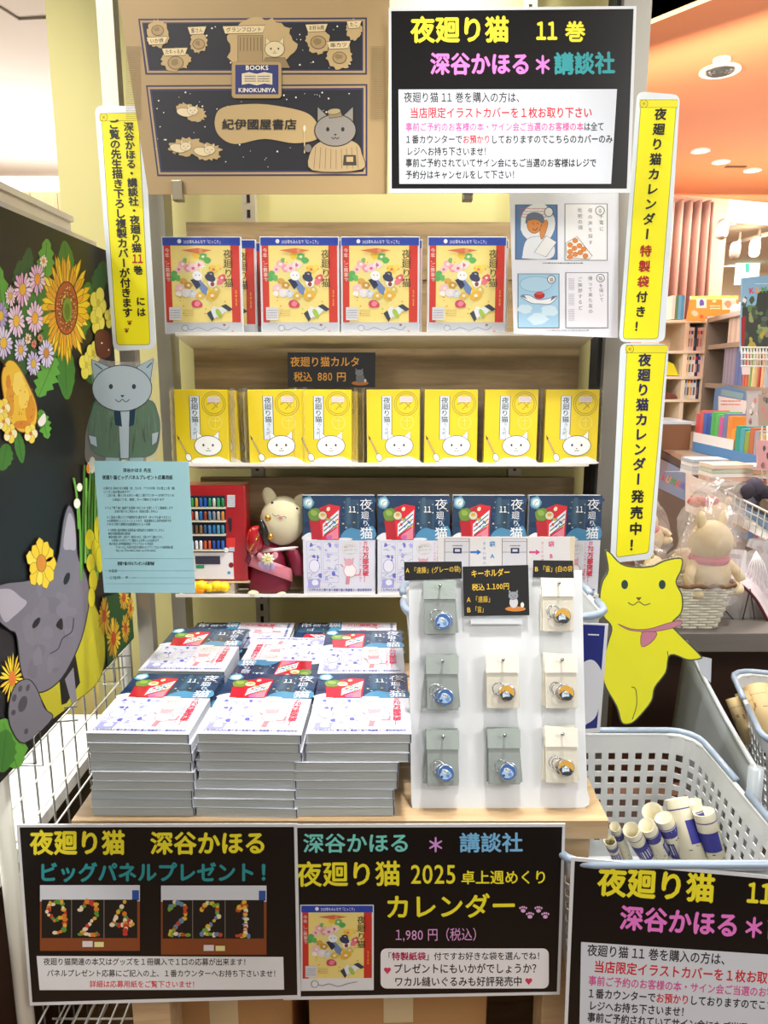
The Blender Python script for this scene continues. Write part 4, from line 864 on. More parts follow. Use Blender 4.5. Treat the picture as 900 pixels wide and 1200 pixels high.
m = MB(); m.tube([pp(338, 640, -.01), pp(350, 655, -.018), pp(352, 676, -.012)], [.014, .018, .021], MR, 14); m.build('kimono_sleeve', t, True, sub=1)
m = MB(); m.tube([pp(296, 648, -.02), pp(290, 655, -.02), pp(288, 662, -.016)], [.012, .013, .012], MR, 14); m.build('kimono_sleeve', t, True, sub=1)
def band(x0, y0, x1, y1, w, d, material, nm, par, thick=.004, sag=.0):
    m = MB(); n = 12; vs = []
    m.grid(lambda u, v: V(x0+(x1-x0)*u, y0+(y1-y0)*u+(v-.5)*w, PYY-d-.022*math.sin(math.pi*min(1, max(0, u)))), n, 3, material); return m.build(nm, par, True, solid=thick)
o = band(290, 655, 342, 674, 15, .022, PK_, 'sash', t)
band(303, 646, 346, 642, 3.5, .028, mat('#e8c9cf', .6), 'collar', t, .003); band(303, 648, 349, 641, 1.2, .036, mat('#eadfe0', .6), 'cord', t, .0015)
m = MB(); fc = pp(314, 655, -.056)
for i in range(9):
    q = i*2*math.pi/9; m.ball(fc+Vector((math.cos(q)*.008, -.002, math.sin(q)*.008)), (.006, .002, .0035), mat('#efe9c4', .6), 8, 5, R=Matrix.Rotation(-q, 3, 'Y'))
m.ball(fc+Vector((0, -.004, 0)), (.004, .003, .004), mat('#d8c86a', .6), 8, 5); m.build('flower', o, True)
m = MB()
for i, (dx, dz) in enumerate(((-.014, -.014), (-.004, -.018), (.008, -.017), (-.016, .004), (.014, .006))):
    m.ball(fc+Vector((dx, .003, dz)), (.007, .002, .009), mat('#b9a3cc' if i < 3 else '#e3a0ae', .5), 8, 5, R=Matrix.Rotation(dx*30, 3, 'Y'))
m.build('bow', o, True)
m = MB(); m.ball(pp(297, 695, -.035), (.012, .014, .006), CR, 14, 8); m.ball(pp(330, 696, -.03), (.010, .012, .005), CR, 14, 8); m.build('feet', t, True)
DKf = mat('#1d2a3a', .4)
hc = pp(331, 610)
def on_head(x, y, l=0):  # a point on the front of the head
    p = V(x, y, PYY-.03); best = p
    for i in range(3):
        dx, dz = (p.x-hc.x)/(27*U), (p.z-hc.z)/(26*U+.006); dep = .038*math.sqrt(max(.02, 1-dx*dx-dz*dz)); p = V(x, y, PYY-dep-.0012-l)
    return p
m = MB(); 
for x, y in ((319, 589), (348, 596)): m.ball(on_head(x, y), (.0026, .0012, .0026), DKf, 10, 6)
m.build('eyes', t, True)
m = MB(); m.tube([on_head(319+i*2.4, 602+abs(math.sin(i*1.1))*2.4+i*.4) for i in range(8)], .0006, mat('#3a2a2c', .6), 5); m.ball(on_head(329, 606.5), (.0042, .0008, .0035), mat('#d884a0', .5), 10, 5); m.build('mouth', t, True)
m = MB(); rb = mat('#a3121c', .15, 0, .8)
m.ball(pp(299, 633, -.04), (11.5*U, .016, 18*U), rb, 18, 12, R=Matrix.Rotation(.2, 3, 'Y')); m.ball(pp(310, 624, -.05), (5*U, .01, 17*U), mat('#16110f', .25, 0, .5), 14, 10, R=Matrix.Rotation(-.25, 3, 'Y'))
for x, y in ((314, 607), (317, 629)): m.ball(pp(x, y, -.06), (3.6*U, .006, 4*U), mat('#d9a344', .25, .8), 12, 8)
for i in range(9): m.ball(pp(293+(i*7) % 13, 622+(i*11) % 24, -.055), (.002, .001, .002), mat('#d8a040', .25, .8), 6, 4)
m.build('bag', t, True, label='shiny red and black bag with gold balls')
# ---------------- key ring board ----------------
BB = H(584, 947, TZ); AL = math.atan2(.1, .347)
BP = Plane((BB.x, BB.y, TZ), (0, -math.cos(AL), math.sin(AL)))
WHB = mat('#e9eef3', .22, 0, .4)
def pxround(pts): return pts
brd = sheet('key_ring_board', 'white leaning board hung with grey and cream key ring pouches', 'display board', [(479, 668), (682, 668), (684.5, 800), (688, 925), (691, 936), (690.5, 943), (685, 946.5), (490, 950.5), (483.5, 948), (482, 940), (480, 800)], BP, WHB, .004)
m = MB(); a_, b_ = BP(500, 800), BP(670, 800); m.prism([BP(560, 700, -.005), BP(560, 946, -.005), Vector((BP(560, 946).x, BB.y+.16, TZ+.002))], (.08, 0, 0), WHB); m.build('rear_prop', brd, True)
m = MB(); m.prism([BP(551, 727, 0), BP(611, 727, 0), BP(611, 731, 0), BP(551, 731, 0)], BP.n*.008, mat('#dfe5ea', .15, 0, .8)); m.build('ledge', brd, True)
STEEL = mat('#b9bcc0', .18, 1.0)
def card(q, label, draw, parent=None, lift=.006):
    pl = Plane(BP.p+BP.n*lift, BP.n); s = sheet('price_card', label, 'card', q, pl, '#141517', .001, rough=.3); a = Art(pl); draw(a); a.build('lettering', s); return s
GC = '#e8bf3a'
card([(473.5, 658.5), (541, 658), (541.5, 678), (474, 680.5)], 'small black card with gold text above the grey pouches', lambda a: (a.text('A', (475.5, 671), (480, 671), 7.5, GC, .01), a.text('「遠藤」(グレーの袋)', (482, 671.5), (540, 669.5), 7.8, GC, .0)))
def dc(a):
    a.text('キーホルダー', (552, 676), (598, 674), 9.5, GC, .015); a.text('税込', (553, 691.5), (568, 691), 8.5, GC, .015); a.text('1.100円', (570, 690.5), (597, 690), 8.5, GC, .01)
    a.text('A', (547, 705.5), (552, 705.5), 8, GC, .01); a.text('「遠藤」', (554, 705.5), (578, 705), 8, GC, 0); a.text('B', (547, 717.5), (552, 717.5), 8, GC, .01); a.text('「宙」', (554, 717.5), (570, 717), 8, GC, 0)
    a.ell(604, 713.5, 12, 3, '#c98038', 20); a.ell(602, 706, 5, 6.5, '#c9ccd0', 16); critter(a, 601.5, 698, 5.6, '#8e939a', dark='#22262b'); a.ell(612, 709, 2.2, 3.4, '#ece6da', 10, out='#7b6f60', w=.4)
card([(542, 664), (619, 662), (620.5, 721), (544, 722)], 'larger black price card with gold text at the top centre of the key ring board', dc, lift=.010)
card([(625, 656.5), (671.5, 657), (672.5, 678), (624.5, 676.5)], 'small black card with gold text above the cream pouches', lambda a: (a.text('B', (626.5, 669.5), (631, 669.5), 7.5, GC, .01), a.text('「宙」(白の袋', (633, 669.5), (671, 669.5), 7.8, GC, .0)))
# information card behind the board
PQ = PY(BB.y+.118)
s = sheet('bag_guide_card', 'beige card with two bag pictures and arrows behind the key ring board', 'card', [(513, 629), (674, 629), (672, 690), (512, 690)], PQ, '#efe3c8', .001, rough=.6, coat=0)
a = Art(PQ); a.rect(513, 629, 668, 690, '#f4f2f2')
for x0 in (521, 588.5): 
    a.rect(x0, 631, x0+29, 690, '#e9e8ee', '#3a3038', .7); a.line([(x0, 634.5), (x0+29, 634.5)], '#8a8290', .5); a.line([(x0, 647), (x0+29, 647)], '#6a6270', .5); a.tiny(x0+9, 638, x0+21, 641, 1, '#7a7480', 3); a.rect(x0+10, 642, x0+20, 648.5, '#27305c'); a.rect(x0+12, 643.5, x0+18, 646.5, '#e8e6ee')
for x0, c in ((551, '#2b78d8'), (620, '#ea4f96')): a.line([(x0, 647), (x0+9, 647)], c, 2.2); a.poly([(x0+8, 643.8), (x0+13, 647), (x0+8, 650.2)], c)
a.vtext('袋 A', (577, 634), (577, 655), 7, '#2b8ad0', .02, 1); a.vtext('まるい帳のよ', (567.5, 634), (568, 668), 4, '#3a8ac0', 0, 1); a.vtext('袋 B', (646, 634), (646, 655), 7, '#ea4f96', .02, 1); a.vtext('さくらの帳の', (635.5, 634), (636, 664), 4, '#d85a90', 0, 1)
a.build('printed_artwork', s)
# pouches
def fp(u, v, l): return Vector((u/1000, -l, -v/1000))
def make_pouch(col, flapc, kind):
    t = thing('key_ring_pouch', 'x', 'pouch')
    m = MB(); C_ = mat(col, .75, bump=.15, bscale=200); C2 = mat(flapc, .7, bump=.15, bscale=200)
    m.bbox((-.0235, 0, -.070), (.0235, .003, .010), C_); m.build('pouch_body', t, bevel=.001)
    m = MB(); m.grid(lambda u, v: Vector((-.0245+.049*u, -.0008-.0012*v, .0105-.0275*v)), 4, 3, C2, False); m.build('flap', t, solid=.0007)
    m = MB(); m.grid(lambda u, v: Vector((-.0225+.045*u, -.0035-.002*math.sin(u*3.14)*math.sin(v*3.14)-.0006*math.sin(u*17+v*9), -.0165-.0525*v)), 12, 10, clear(gloss=.12, haze=.06)); m.build('clear_window', t)
    cx, cy, rx, ry = [(4, 50, -6, 42), (5, 46, -7, 40)][kind == 'b'] if True else 0
    m = MB(); m.lathe([(.0001, 0), (.0118, 0), (.0125, .0008), (.0125, .002), (.0118, .0028), (.0001, .0028)], mat('#c4ccd4', .2, .8), n=24)
    ch = m.build('charm', t); ch.location = (cx/1000, -.0046, -cy/1000); ch.rotation_euler = (math.pi/2, 0, 0)
    a = Art(lambda u, v, l: Vector((u/1000, v/1000*-1, .0028+l)), base=1e-4)
    if kind == 'a': a.ell(0, 0, 11.3, 11.3, '#3f6cae', 24); a.ell(0, 2, 8, 7.5, '#a9c8e8', 14, jag=.14); a.ell(-2, -3, 4, 3.5, '#dbe8f4', 8, jag=.2); a.ell(3, 4, 3.5, 2.6, '#6f94c8', 8, jag=.2); a.ell(-6, 5, 2, 2, '#2b4a86', 8)
    else: a.ell(0, 0, 11.3, 11.3, '#d3a445', 24); a.poly([(-11, 2), (-3, -4), (6, 1), (10.5, 5), (4, 10.6), (-6, 10)], '#34404e'); a.ell(-1, 3, 5.5, 5.5, '#cfe0ee', 12, jag=.12); a.ell(1, 8, 7, 3, '#2c3440', 12)
    a.build('charm_print', ch, False)
    m = MB(); k = []
    for i in range(20): q = 2*math.pi*i/20; k.append((rx/1000+.0088*math.cos(q), -.0062, -ry/1000+.0088*math.sin(q)))
    m.tube(k, .0009, STEEL, 6, True); m.build('split_ring', t)
    m = MB()
    for i in range(4):
        c = Vector((rx/1000+.006+(i)*.0028, -.0068, -ry/1000-.001-i*.0012-.003)); k = [c+Vector((.0024*math.cos(q), .0008*math.sin(2*q), .0018*math.sin(q))) for q in [j*math.pi/5 for j in range(10)]]
        m.tube(k, .0006, STEEL, 5, True)
    m.build('chain', t)
    return t
GRY = make_pouch('#98a5a1', '#a6b2ae', 'a'); CRM = make_pouch('#e9e4d2', '#f2efe2', 'b'); usedg = [False, False]
rows_ = [('top left', 514, 688, 0, 3, (0, -5, -3), .93), ('top right', 650, 685, 1, 2, (0, 2, -1), .93), ('middle left', 517, 774, 0, 3, (0, 7, -4), .97), ('middle centre', 586, 772.5, 1, 2, (0, -3, 2), .97), ('middle right', 653.5, 772.5, 1, 3, (-1, 2, 3), .97),
    ('bottom left', 517.5, 860.5, 0, 3, (0, 5, -2), 1.0), ('bottom centre', 588, 859, 0, 3, (0, -4, 1), 1.0), ('bottom right', 654, 857.5, 1, 3, (1, 5, -5), 1.0)]
for nm, px, py, kind, n, rots, sc in rows_:
    c = BP(px, py); m = MB()
    m.tube([c, c+BP.n*.026, c+BP.n*.029+Vector((0, 0, .003))], .0016, STEEL, 8); m.ball(c+BP.n*.029+Vector((0, 0, .003)), .0028, STEEL, 10, 6); m.build('peg', brd, True)
    for j in range(n):
        src = (GRY, CRM)[kind]
        t = src if not usedg[kind] else copy_tree(src); usedg[kind] = True
        l = .020-j*.0068; o = BP.n*l
        t.location = c+o+Vector((0, 0, -.0006)); t.rotation_euler = (-AL, math.radians(rots[min(j, 2)]*(1 if j else .3)), 0)
        t['label'] = '%s key ring pouch hanging %s on the white board, %s' % (('grey', 'cream')[kind], nm, ('front one', 'just behind the front one', 'rearmost one')[j]); t['group'] = '%s pouches on the key ring board' % ('grey', 'cream')[kind]
# ---------------- shopping baskets ----------------
def basket(label, Wd, D, Ht, loc, rz, wall='#cdd1d3', rim='#93a4b8', taper=.86, group='plastic shopping baskets', handle=True):
    t = thing('shopping_basket', label, 'basket', loc, (0, 0, rz), group=group)
    r = .055; seg = []
    def per(s, k):
        w, d = Wd/2*k, D/2*k; rr = r*k; L = [2*(w-rr), math.pi/2*rr, 2*(d-rr), math.pi/2*rr]*2; s = (s % 1)*sum(L[:4])*2
        cs = [(-w+rr, -d, 0), None]; 
        x, y, an = -(w-rr), -d, 0
        for i, l in enumerate(L):
            if s <= l or i == 7:
                if i % 2 == 0: return (x+s*math.cos(an), y+s*math.sin(an))
                a0 = an-math.pi/2; cx, cy = x-rr*math.cos(a0), y-rr*math.sin(a0); q = a0+s/rr; return (cx+rr*math.cos(q), cy+rr*math.sin(q))
            s -= l
            if i % 2 == 0: x += l*math.cos(an); y += l*math.sin(an)
            else: a0 = an-math.pi/2; cx, cy = x-rr*math.cos(a0), y-rr*math.sin(a0); x, y = cx+rr*math.cos(a0+math.pi/2), cy+rr*math.sin(a0+math.pi/2); an += math.pi/2
    P = 2*(Wd+D)-8*r+2*math.pi*r; n = int(P/.0265); WM = mat(wall, .35, 0, .15)
    zs = [0, .02]; z = .035
    while z < Ht*.80: zs += [z, z+.0135]; z += .0235
    zs += [Ht-.03, Ht]
    vs, fs = [], []; N = 2*n
    for z in zs:
        k = taper+(1-taper)*z/Ht
        for i in range(N): s = (i//2+(.0 if i % 2 == 0 else .5))/n; x, y = per(s, k); vs.append((x, y, z))
    for j in range(len(zs)-1):
        hole_row = 2 <= j < len(zs)-3 and j % 2 == 0
        for i in range(N):
            if hole_row and i % 2 == 0: continue
            fs.append((j*N+i, j*N+(i+1) % N, (j+1)*N+(i+1) % N, (j+1)*N+i))
    m = MB(); m.add(vs, fs, WM); m.build('wall', t, solid=.0026)
    m = MB(); m.add([(*per(i/N, taper), .002) for i in range(N)], [list(range(N))], WM); m.build('bottom', t, solid=.003)
    m = MB(); m.tube([(*per(i/48, 1.015), Ht-.002) for i in range(48)], .0048, WM, 8, True); m.build('rim', t)
    RM = mat(rim, .3, 0, .3)
    if handle:
        for s_ in (-1, 1):
            w, d = Wd/2*1.03, D/2*1.03; rr = .05; pts = [(-w, s_*.02), (-w, s_*(d-rr))]
            pts += [(-w+rr-rr*math.cos(q), s_*(d-rr+rr*math.sin(q))) for q in (.4, .8, 1.2)] + [(-w+rr, s_*d), (0, s_*d), (w-rr, s_*d)] + [(w-rr+rr*math.sin(q), s_*(d-rr+rr*math.cos(q))) for q in (.4, .8, 1.2)] + [(w, s_*(d-rr)), (w, s_*.02)]
            m = MB(); m.tube([(x, y, Ht+.005) for x, y in pts], .0062, RM, 10); m.build('handle', t)
    return t
def on_rim(zr, Ht): return zr-Ht-.005
basket('white plastic basket with blue grey rim standing behind the key ring board', .32, .2, .255, (.198, 1.225, TZ), 0)
RB = EYE-.69
PLT = MB(); PLT.bbox((.3, .97, .62), (1.6, 1.70, .645), wood('#4a2f1f', '#6b4730', (2, 14, 14), .4)); pz = PLT
t = thing('low_platform', 'dark brown low wooden platform under the baskets of rolls', 'platform', (.9, 1.35, 0)); 
m = MB(); m.bbox((.36, .97, RB-.29), (1.6, 1.525, RB-.266), mat('#3d281b', .5)); ptf = m.build('deck', t, True)
for x in (.38, .9, 1.56):
    m = MB(); m.bbox((x, 1.0, 0), (x+.03, 1.52, RB-.29), mat('#2c1d14', .6)); m.build('support', t, True)
bB = basket('large white basket with blue grey rim holding white printed rolls, at the lower right', .345, .385, .25, (.428, 1.137, RB-.262), 0)
bC = basket('white basket with blue grey rim holding kraft rolls at the right edge', .44, .35, .25, (.985, 1.40, RB-.262), -.26)
# rolls
def roll(p0, p1, r, body, label, grp, kind, art=True, seed=0):
    """open paper tube from p0 (far end) to p1"""
    p0, p1 = Vector(p0), Vector(p1); L = (p1-p0).length; t = thing('paper_roll', label, 'roll', p0, group=grp)
    R = (p1-p0).to_track_quat('Z', 'Y'); t.rotation_mode = 'XYZ'; t.rotation_euler = R.to_euler()
    m = MB(); n = 24
    m.lathe([(r, 0), (r, L), (r*.90, L), (r*.90, 0), (r, 0)], mat(body, .5), n=n); m.build('tube', t)
    if art:
        rd = random.Random(seed); NVY = '#2f2f86'; a = Art(lambda u, v, l: Vector(((r+l)*math.cos(u), (r+l)*math.sin(u), v*L)), base=3e-4); s0 = rd.random()*6
        def patch(u0, u1, v0, v1, c):
            k = max(2, int(abs(u1-u0)/.25)); a.up(); a.mb.add([a.fn(u0+(u1-u0)*i/k, v, a.L) for v in (v0, v1) for i in range(k+1)], [(i, i+1, k+2+i, k+1+i) for i in range(k)], mat(c, .45))
        if kind == 'kraft':
            patch(0, 6.28, .2, .206, '#4a3a28'); 
            for i in range(8): patch(i*.8, i*.8+.35, .3+rd.random()*.2, .33+rd.random()*.2, '#8a7350')
        else:
            patch(0, 6.283, .16, .30, NVY) if seed % 2 == 0 else patch(s0, s0+4.6, .30, .62, NVY)
            patch(0, 6.283, .13, .145, NVY)
            for i in range(30): u = rd.random()*6.2; v = .32+rd.random()*.6; patch(u, u+.1+rd.random()*.2, v, v+.006+rd.random()*.012, '#3b3b6a')
            patch(s0+2, s0+3.6, .4, .7, NVY); patch(s0+2.2, s0+3.4, .43, .62, '#efeee6')
            for i in range(10): u = rd.random()*6.2; v = .17+rd.random()*.11; patch(u, u+.06, v, v+.012, '#efeee6')
        a.build('print', t, False)
    return t
RX = [(165, 935, 215, 1060, 22, 'small roll at the far left'), (243, 950, 320, 1078, 34, 'second from the left'), (318, 928, 400, 1078, 34, 'third from the left'), (345, 862, 400, 1000, 42, 'behind the third, plain end showing'),
    (398, 892, 482, 1082, 36, 'middle one with blue band'), (460, 800, 545, 1082, 48, 'thickest roll, standing highest'), (535, 815, 610, 1050, 36, 'just right of the thickest one'), (590, 862, 650, 1086, 42, 'rightmost roll'), (140, 1000, 175, 1085, 24, 'lowest roll against the wooden table')]
for i, (x0, y0, x1, y1, r, nm) in enumerate(RX):
    k = 1/4.09; zt = EYE-.775+(.02 if i in (5, 6, 7) else 0)-(.01 if i in (3,) else 0)
    p0 = H(680+x0*k, 740+y0*k, zt); x2, y2 = x0+(x1-x0)*1.25, y0+(y1-y0)*1.25
    p1 = H(680+x2*k, 740+y2*k, zt-.10); p1.y = max(p1.y, .985); rr = r*k/F*(p0-CAM).length*1.02
    roll(p0, p1, rr, '#ebe5cb', 'white printed roll in the lower right basket: '+nm, 'white printed rolls in the lower right basket', 'w', True, i)
RK = [(825, 845, 876, 935+0, 0, 0)]
RXK = [(858, 818, 880, 862, 7, 'leftmost, narrow'), (869, 812, 890, 850, 7, 'second from the left with a dark ring'), (886, 806, 905, 858, 13, 'large one in the middle'), (903, 810, 920, 860, 12, 'at the picture edge'), (884, 845, 880, 850, 7, 'low one showing its round open end'), (901, 856, 897, 862, 7, 'lowest, in front of the open ended one')]
for i, (x0, y0, x1, y1, r, nm) in enumerate(RXK):
    if i < 4: p0 = H(x0, y0, EYE-.71); p1 = H(x1, y1+10, EYE-.79)
    else: p0 = H(x0+8, y0-6, EYE-.86); p1 = H(x0, y0-4, EYE-.76)
    roll(p0, p1, r/F*(p0-CAM).length, '#d9bf8c', 'kraft roll in the right edge basket: '+nm, 'kraft rolls in the right edge basket', 'kraft', i < 4, i)
# grey side panel bin between the baskets
t = thing('grey_plastic_bin', 'smooth grey plastic bin side between the two baskets of rolls', 'bin', (.68, 1.4, RB-.251))
ra, rb_ = H(804, 752, EYE-.655), H(886, 902, EYE-.655); GB = mat('#8e979b', .35, 0, .2)
def bw(u, v): p = ra.lerp(rb_, u); return Vector((p.x+.012*math.sin(u*math.pi)-.02*v, p.y, p.z-.028*math.sin(u*math.pi)-(.27)*v))
m = MB(); m.grid(bw, 18, 6, GB); m.build('side_wall', t, True, solid=.004)
m = MB(); m.tube([bw(i/18, 0) for i in range(19)], .005, mat('#b3bcc2', .3, 0, .3), 8); m.build('rim', t, True)
m = MB(); m.tube([rb_+Vector((0, 0, .003)), rb_+Vector((.004, .004, -.1)), rb_+Vector((.006, .006, -.26))], [.012, .012, .010], mat('#a9b2b8', .3, 0, .3), 12); m.build('corner_post', t, True)
m = MB(); m.prism([V(815, 768, 1.5), V(834, 772, 1.5), V(833, 800, 1.5), V(822, 790, 1.5)], (0, .001, 0), mat('#d3dae4', .5)); m.build('white_paper', label='scrap of white paper tucked behind the grey bin', cat='paper')
# blue and white card beside the board
PCB = PY(1.112)
s = sheet('blue_card', 'tall dark blue card with white cloud shape right of the key ring board', 'card', [(640, 728), (713, 731), (703, 858), (640, 863)], PCB, '#e6ebf2', .001, rough=.4)
a = Art(PCB); a.poly([(644, 730), (709, 733), (699.5, 853), (644, 857)], '#1f2d84'); a.poly(smooth([(672, 790), (684, 776), (696, 774), (706, 790), (704, 812), (699, 838), (688, 848), (676, 850)], 4), '#e6eaf4'); a.line([(689, 743.5), (702, 744)], '#e6eaf4', 1.6)
a.build('printed_artwork', s)
# ---------------- cutout figures ----------------
PG = PY(1.27)
s = sheet('animal_cutout', 'grey animal cutout wearing a green coat, hanging below the left yellow banner', 'cutout', smooth([(106, 424), (112, 417), (122, 422), (145, 424), (168, 423), (180, 418), (184, 428), (180, 446), (176, 462), (184, 478), (190, 500), (184, 528), (176, 546), (108, 546), (100, 520), (104, 492), (112, 468), (108, 446)], 4), PG, clear(gloss=.1, haze=.12), .002)
a = Art(PG, base=-.0006); OLC = '#2d3c4a'
a.poly(smooth([(116, 468), (172, 468), (184, 482), (187, 505), (181, 530), (160, 537), (130, 537), (108, 528), (103, 505), (106, 484)], 4), '#2f6e3e', OLC, 1)
rd = random.Random(4)
for i in range(60):
    x = rd.uniform(107, 183); y = rd.uniform(480, 510); 
    a.line([(x, y), (x+rd.uniform(-2, 2), y+rd.uniform(12, 22))], rd.choice(['#24582f', '#4a8a52', '#3b7a46', '#1d4a28']), .7)
a.poly([(138, 478), (152, 478), (151, 537), (141, 537)], '#b7c6cf', OLC, .6); a.poly([(133, 478), (141, 480), (143, 500), (135, 498)], '#1d3c50'); a.poly([(152, 480), (159, 478), (157, 498), (151, 500)], '#1d3c50')
a.poly([(104, 510), (113, 512), (114, 524), (106, 520)], '#b7c6cf', OLC, .6); a.poly([(178, 508), (186, 506), (184, 518), (178, 522)], '#b7c6cf', OLC, .6)
a.poly([(124, 536), (140, 537), (139, 546), (123, 546)], '#a9bac4'); a.poly([(152, 537), (168, 536), (168, 546), (153, 546)], '#a9bac4')
for pts in ([(110, 446), (107, 421), (128, 430)], [(160, 430), (180, 420), (176, 448)]): a.poly(pts, '#a9bdc8', OLC, 1)
a.ell(143, 455, 35, 27, '#b3c3cd', 30, out=OLC, w=1)
for x in (130, 157): a.ell(x, 453, 2.4, 3, OLC, 12)
a.poly([(141, 463), (146, 463), (143.5, 466)], OLC); a.line(smooth([(135, 468), (139.5, 471), (143.5, 468), (147.5, 471), (152, 468)], 3, False), OLC, .9)
for q in ((111, 426, 120, 433), (172, 431, 178, 425)): a.line([(q[0], q[1]), (q[2], q[3])], '#3e6076', 1.4)
a.build('printed_figure', s)
PYC = PY(1.35)
yo = smooth([(709, 647), (714, 646), (728, 660), (745, 664), (764, 663), (780, 656), (799, 654), (799, 668), (793, 682), (800, 698), (799, 718), (788, 731), (796, 742), (820, 766), (822, 772), (806, 774), (786, 768), (781, 788), (768, 806), (764, 822), (748, 842), (738, 849), (728, 847), (722, 828), (707, 800), (707, 772), (712, 752), (716, 735), (706, 722), (702, 702), (705, 682), (712, 668)], 4)
s = sheet('animal_cutout', 'bright yellow animal cutout with pink scarf, standing behind the lower right basket', 'cutout', yo, PYC, mat('#565a4c', .5), .003)
def inset(pts, k):
    cx = sum(p[0] for p in pts)/len(pts); cy = sum(p[1] for p in pts)/len(pts); out = []; n = len(pts)
    for i in range(n):
        a_, b_ = pts[i-1], pts[(i+1) % n]; dx, dy = b_[0]-a_[0], b_[1]-a_[1]; d = math.hypot(dx, dy) or 1; out.append((pts[i][0]-dy/d*k, pts[i][1]+dx/d*k))
    return out
a = Art(PYC); a.poly(inset(yo, 1.6), '#f1ef2a')
OY = '#50553a'
a.line(smooth([(740, 805), (745, 808), (746, 826), (741, 843)], 4, False), OY, 1); a.line(smooth([(782, 763), (783, 772), (780, 790)], 3, False), OY, 1)
a.poly(smooth([(724, 731), (740, 737), (760, 737), (780, 731), (798, 727), (797, 733), (784, 737), (768, 740), (757, 742), (750, 740), (736, 738)], 3), '#c98598', '#74474f', .7)
a.poly(smooth([(752, 742), (762, 740), (770, 742), (764, 752), (752, 758)], 3), '#d2839b', '#74474f', .7)
for x in (732, 776): a.ell(x, 685, 4, 5.4, '#2f4a48', 16)
a.poly([(745, 700), (752, 700), (748.5, 704)], '#7b4a34'); a.line(smooth([(736, 706), (742, 709), (748.5, 705), (755, 709), (762, 707)], 4, False), OY, 1.1)
a.build('printed_figure', s)
# ---------------- left: black art panel, wire rack ----------------
LX = -.52
PLN = Plane((LX, 1, 1), (1, 0, 0))
pz1, pz0 = EYE+.214, EYE-.553
pnl = MB(); pnl.bbox((LX-.008, .40, pz0), (LX, 1.458, pz1), mat('#0b0b0d', .45)); pnl = pnl.build('art_panel', label='large black panel painted with a sunflower, daisies, a pear and a grey animal', cat='art panel', origin=(LX, .93, pz0))
a = Art(PLN, step=7e-6)
G1, G2, G3 = '#3f7d2c', '#5fa63a', '#2b5a2a'
def leaf(x, y, w, h, rot, c, jag=.0, vein=True):
    n = 10; L_, R_ = [], []
    for i in range(n+1):
        t_ = i/n; ww = w*math.sin(math.pi*min(1, t_*.92+.04))**.8; j = (1+(jag if i % 2 else -jag))
        L_.append((-ww*j, -h*t_)); R_.append((ww*j, -h*t_))
    cs, sn = math.cos(rot), math.sin(rot); pts = [(x+p*cs-q*sn, y+p*sn+q*cs) for p, q in L_+R_[::-1]]
    a.poly(pts, c)
    if vein: a.line([(x, y), (x+h*.92*sn, y-h*.92*cs)], '#24451f', .5)
for x, y, w, h, r, c, j in ((24, 350, 9, 45, 0, G3, .12), (30, 330, 7, 40, .1, G3, .1), (5, 390, 10, 80, -.1, G2, .2), (52, 335, 9, 55, .05, G2, .2), (80, 330, 9, 48, -.1, G1, .04), (93, 400, 11, 70, .15, G1, .12), (75, 400, 11, -68, -.05, G1, .05), (112, 350, 9, 45, .2, G3, .1),
    (40, 390, 22, 70, .1, G1, .2), (25, 440, 25, 80, -.2, G3, .15), (45, 465, 12, 50, .4, G2, .25), (58, 420, 16, 50, .2, G1, .15), (8, 520, 10, -32, .2, G1, .1), (20, 505, 6, -38, -.15, G1, .05), (47, 480, 7, -35, -.25, G2, .25), (108, 420, 12, -30, 0, G3, .1), (-30, 420, 30, 90, 0, G1, .2), (-90, 480, 40, 120, .3, G3, .2)):
    leaf(x, y, w, h, r, c, j)
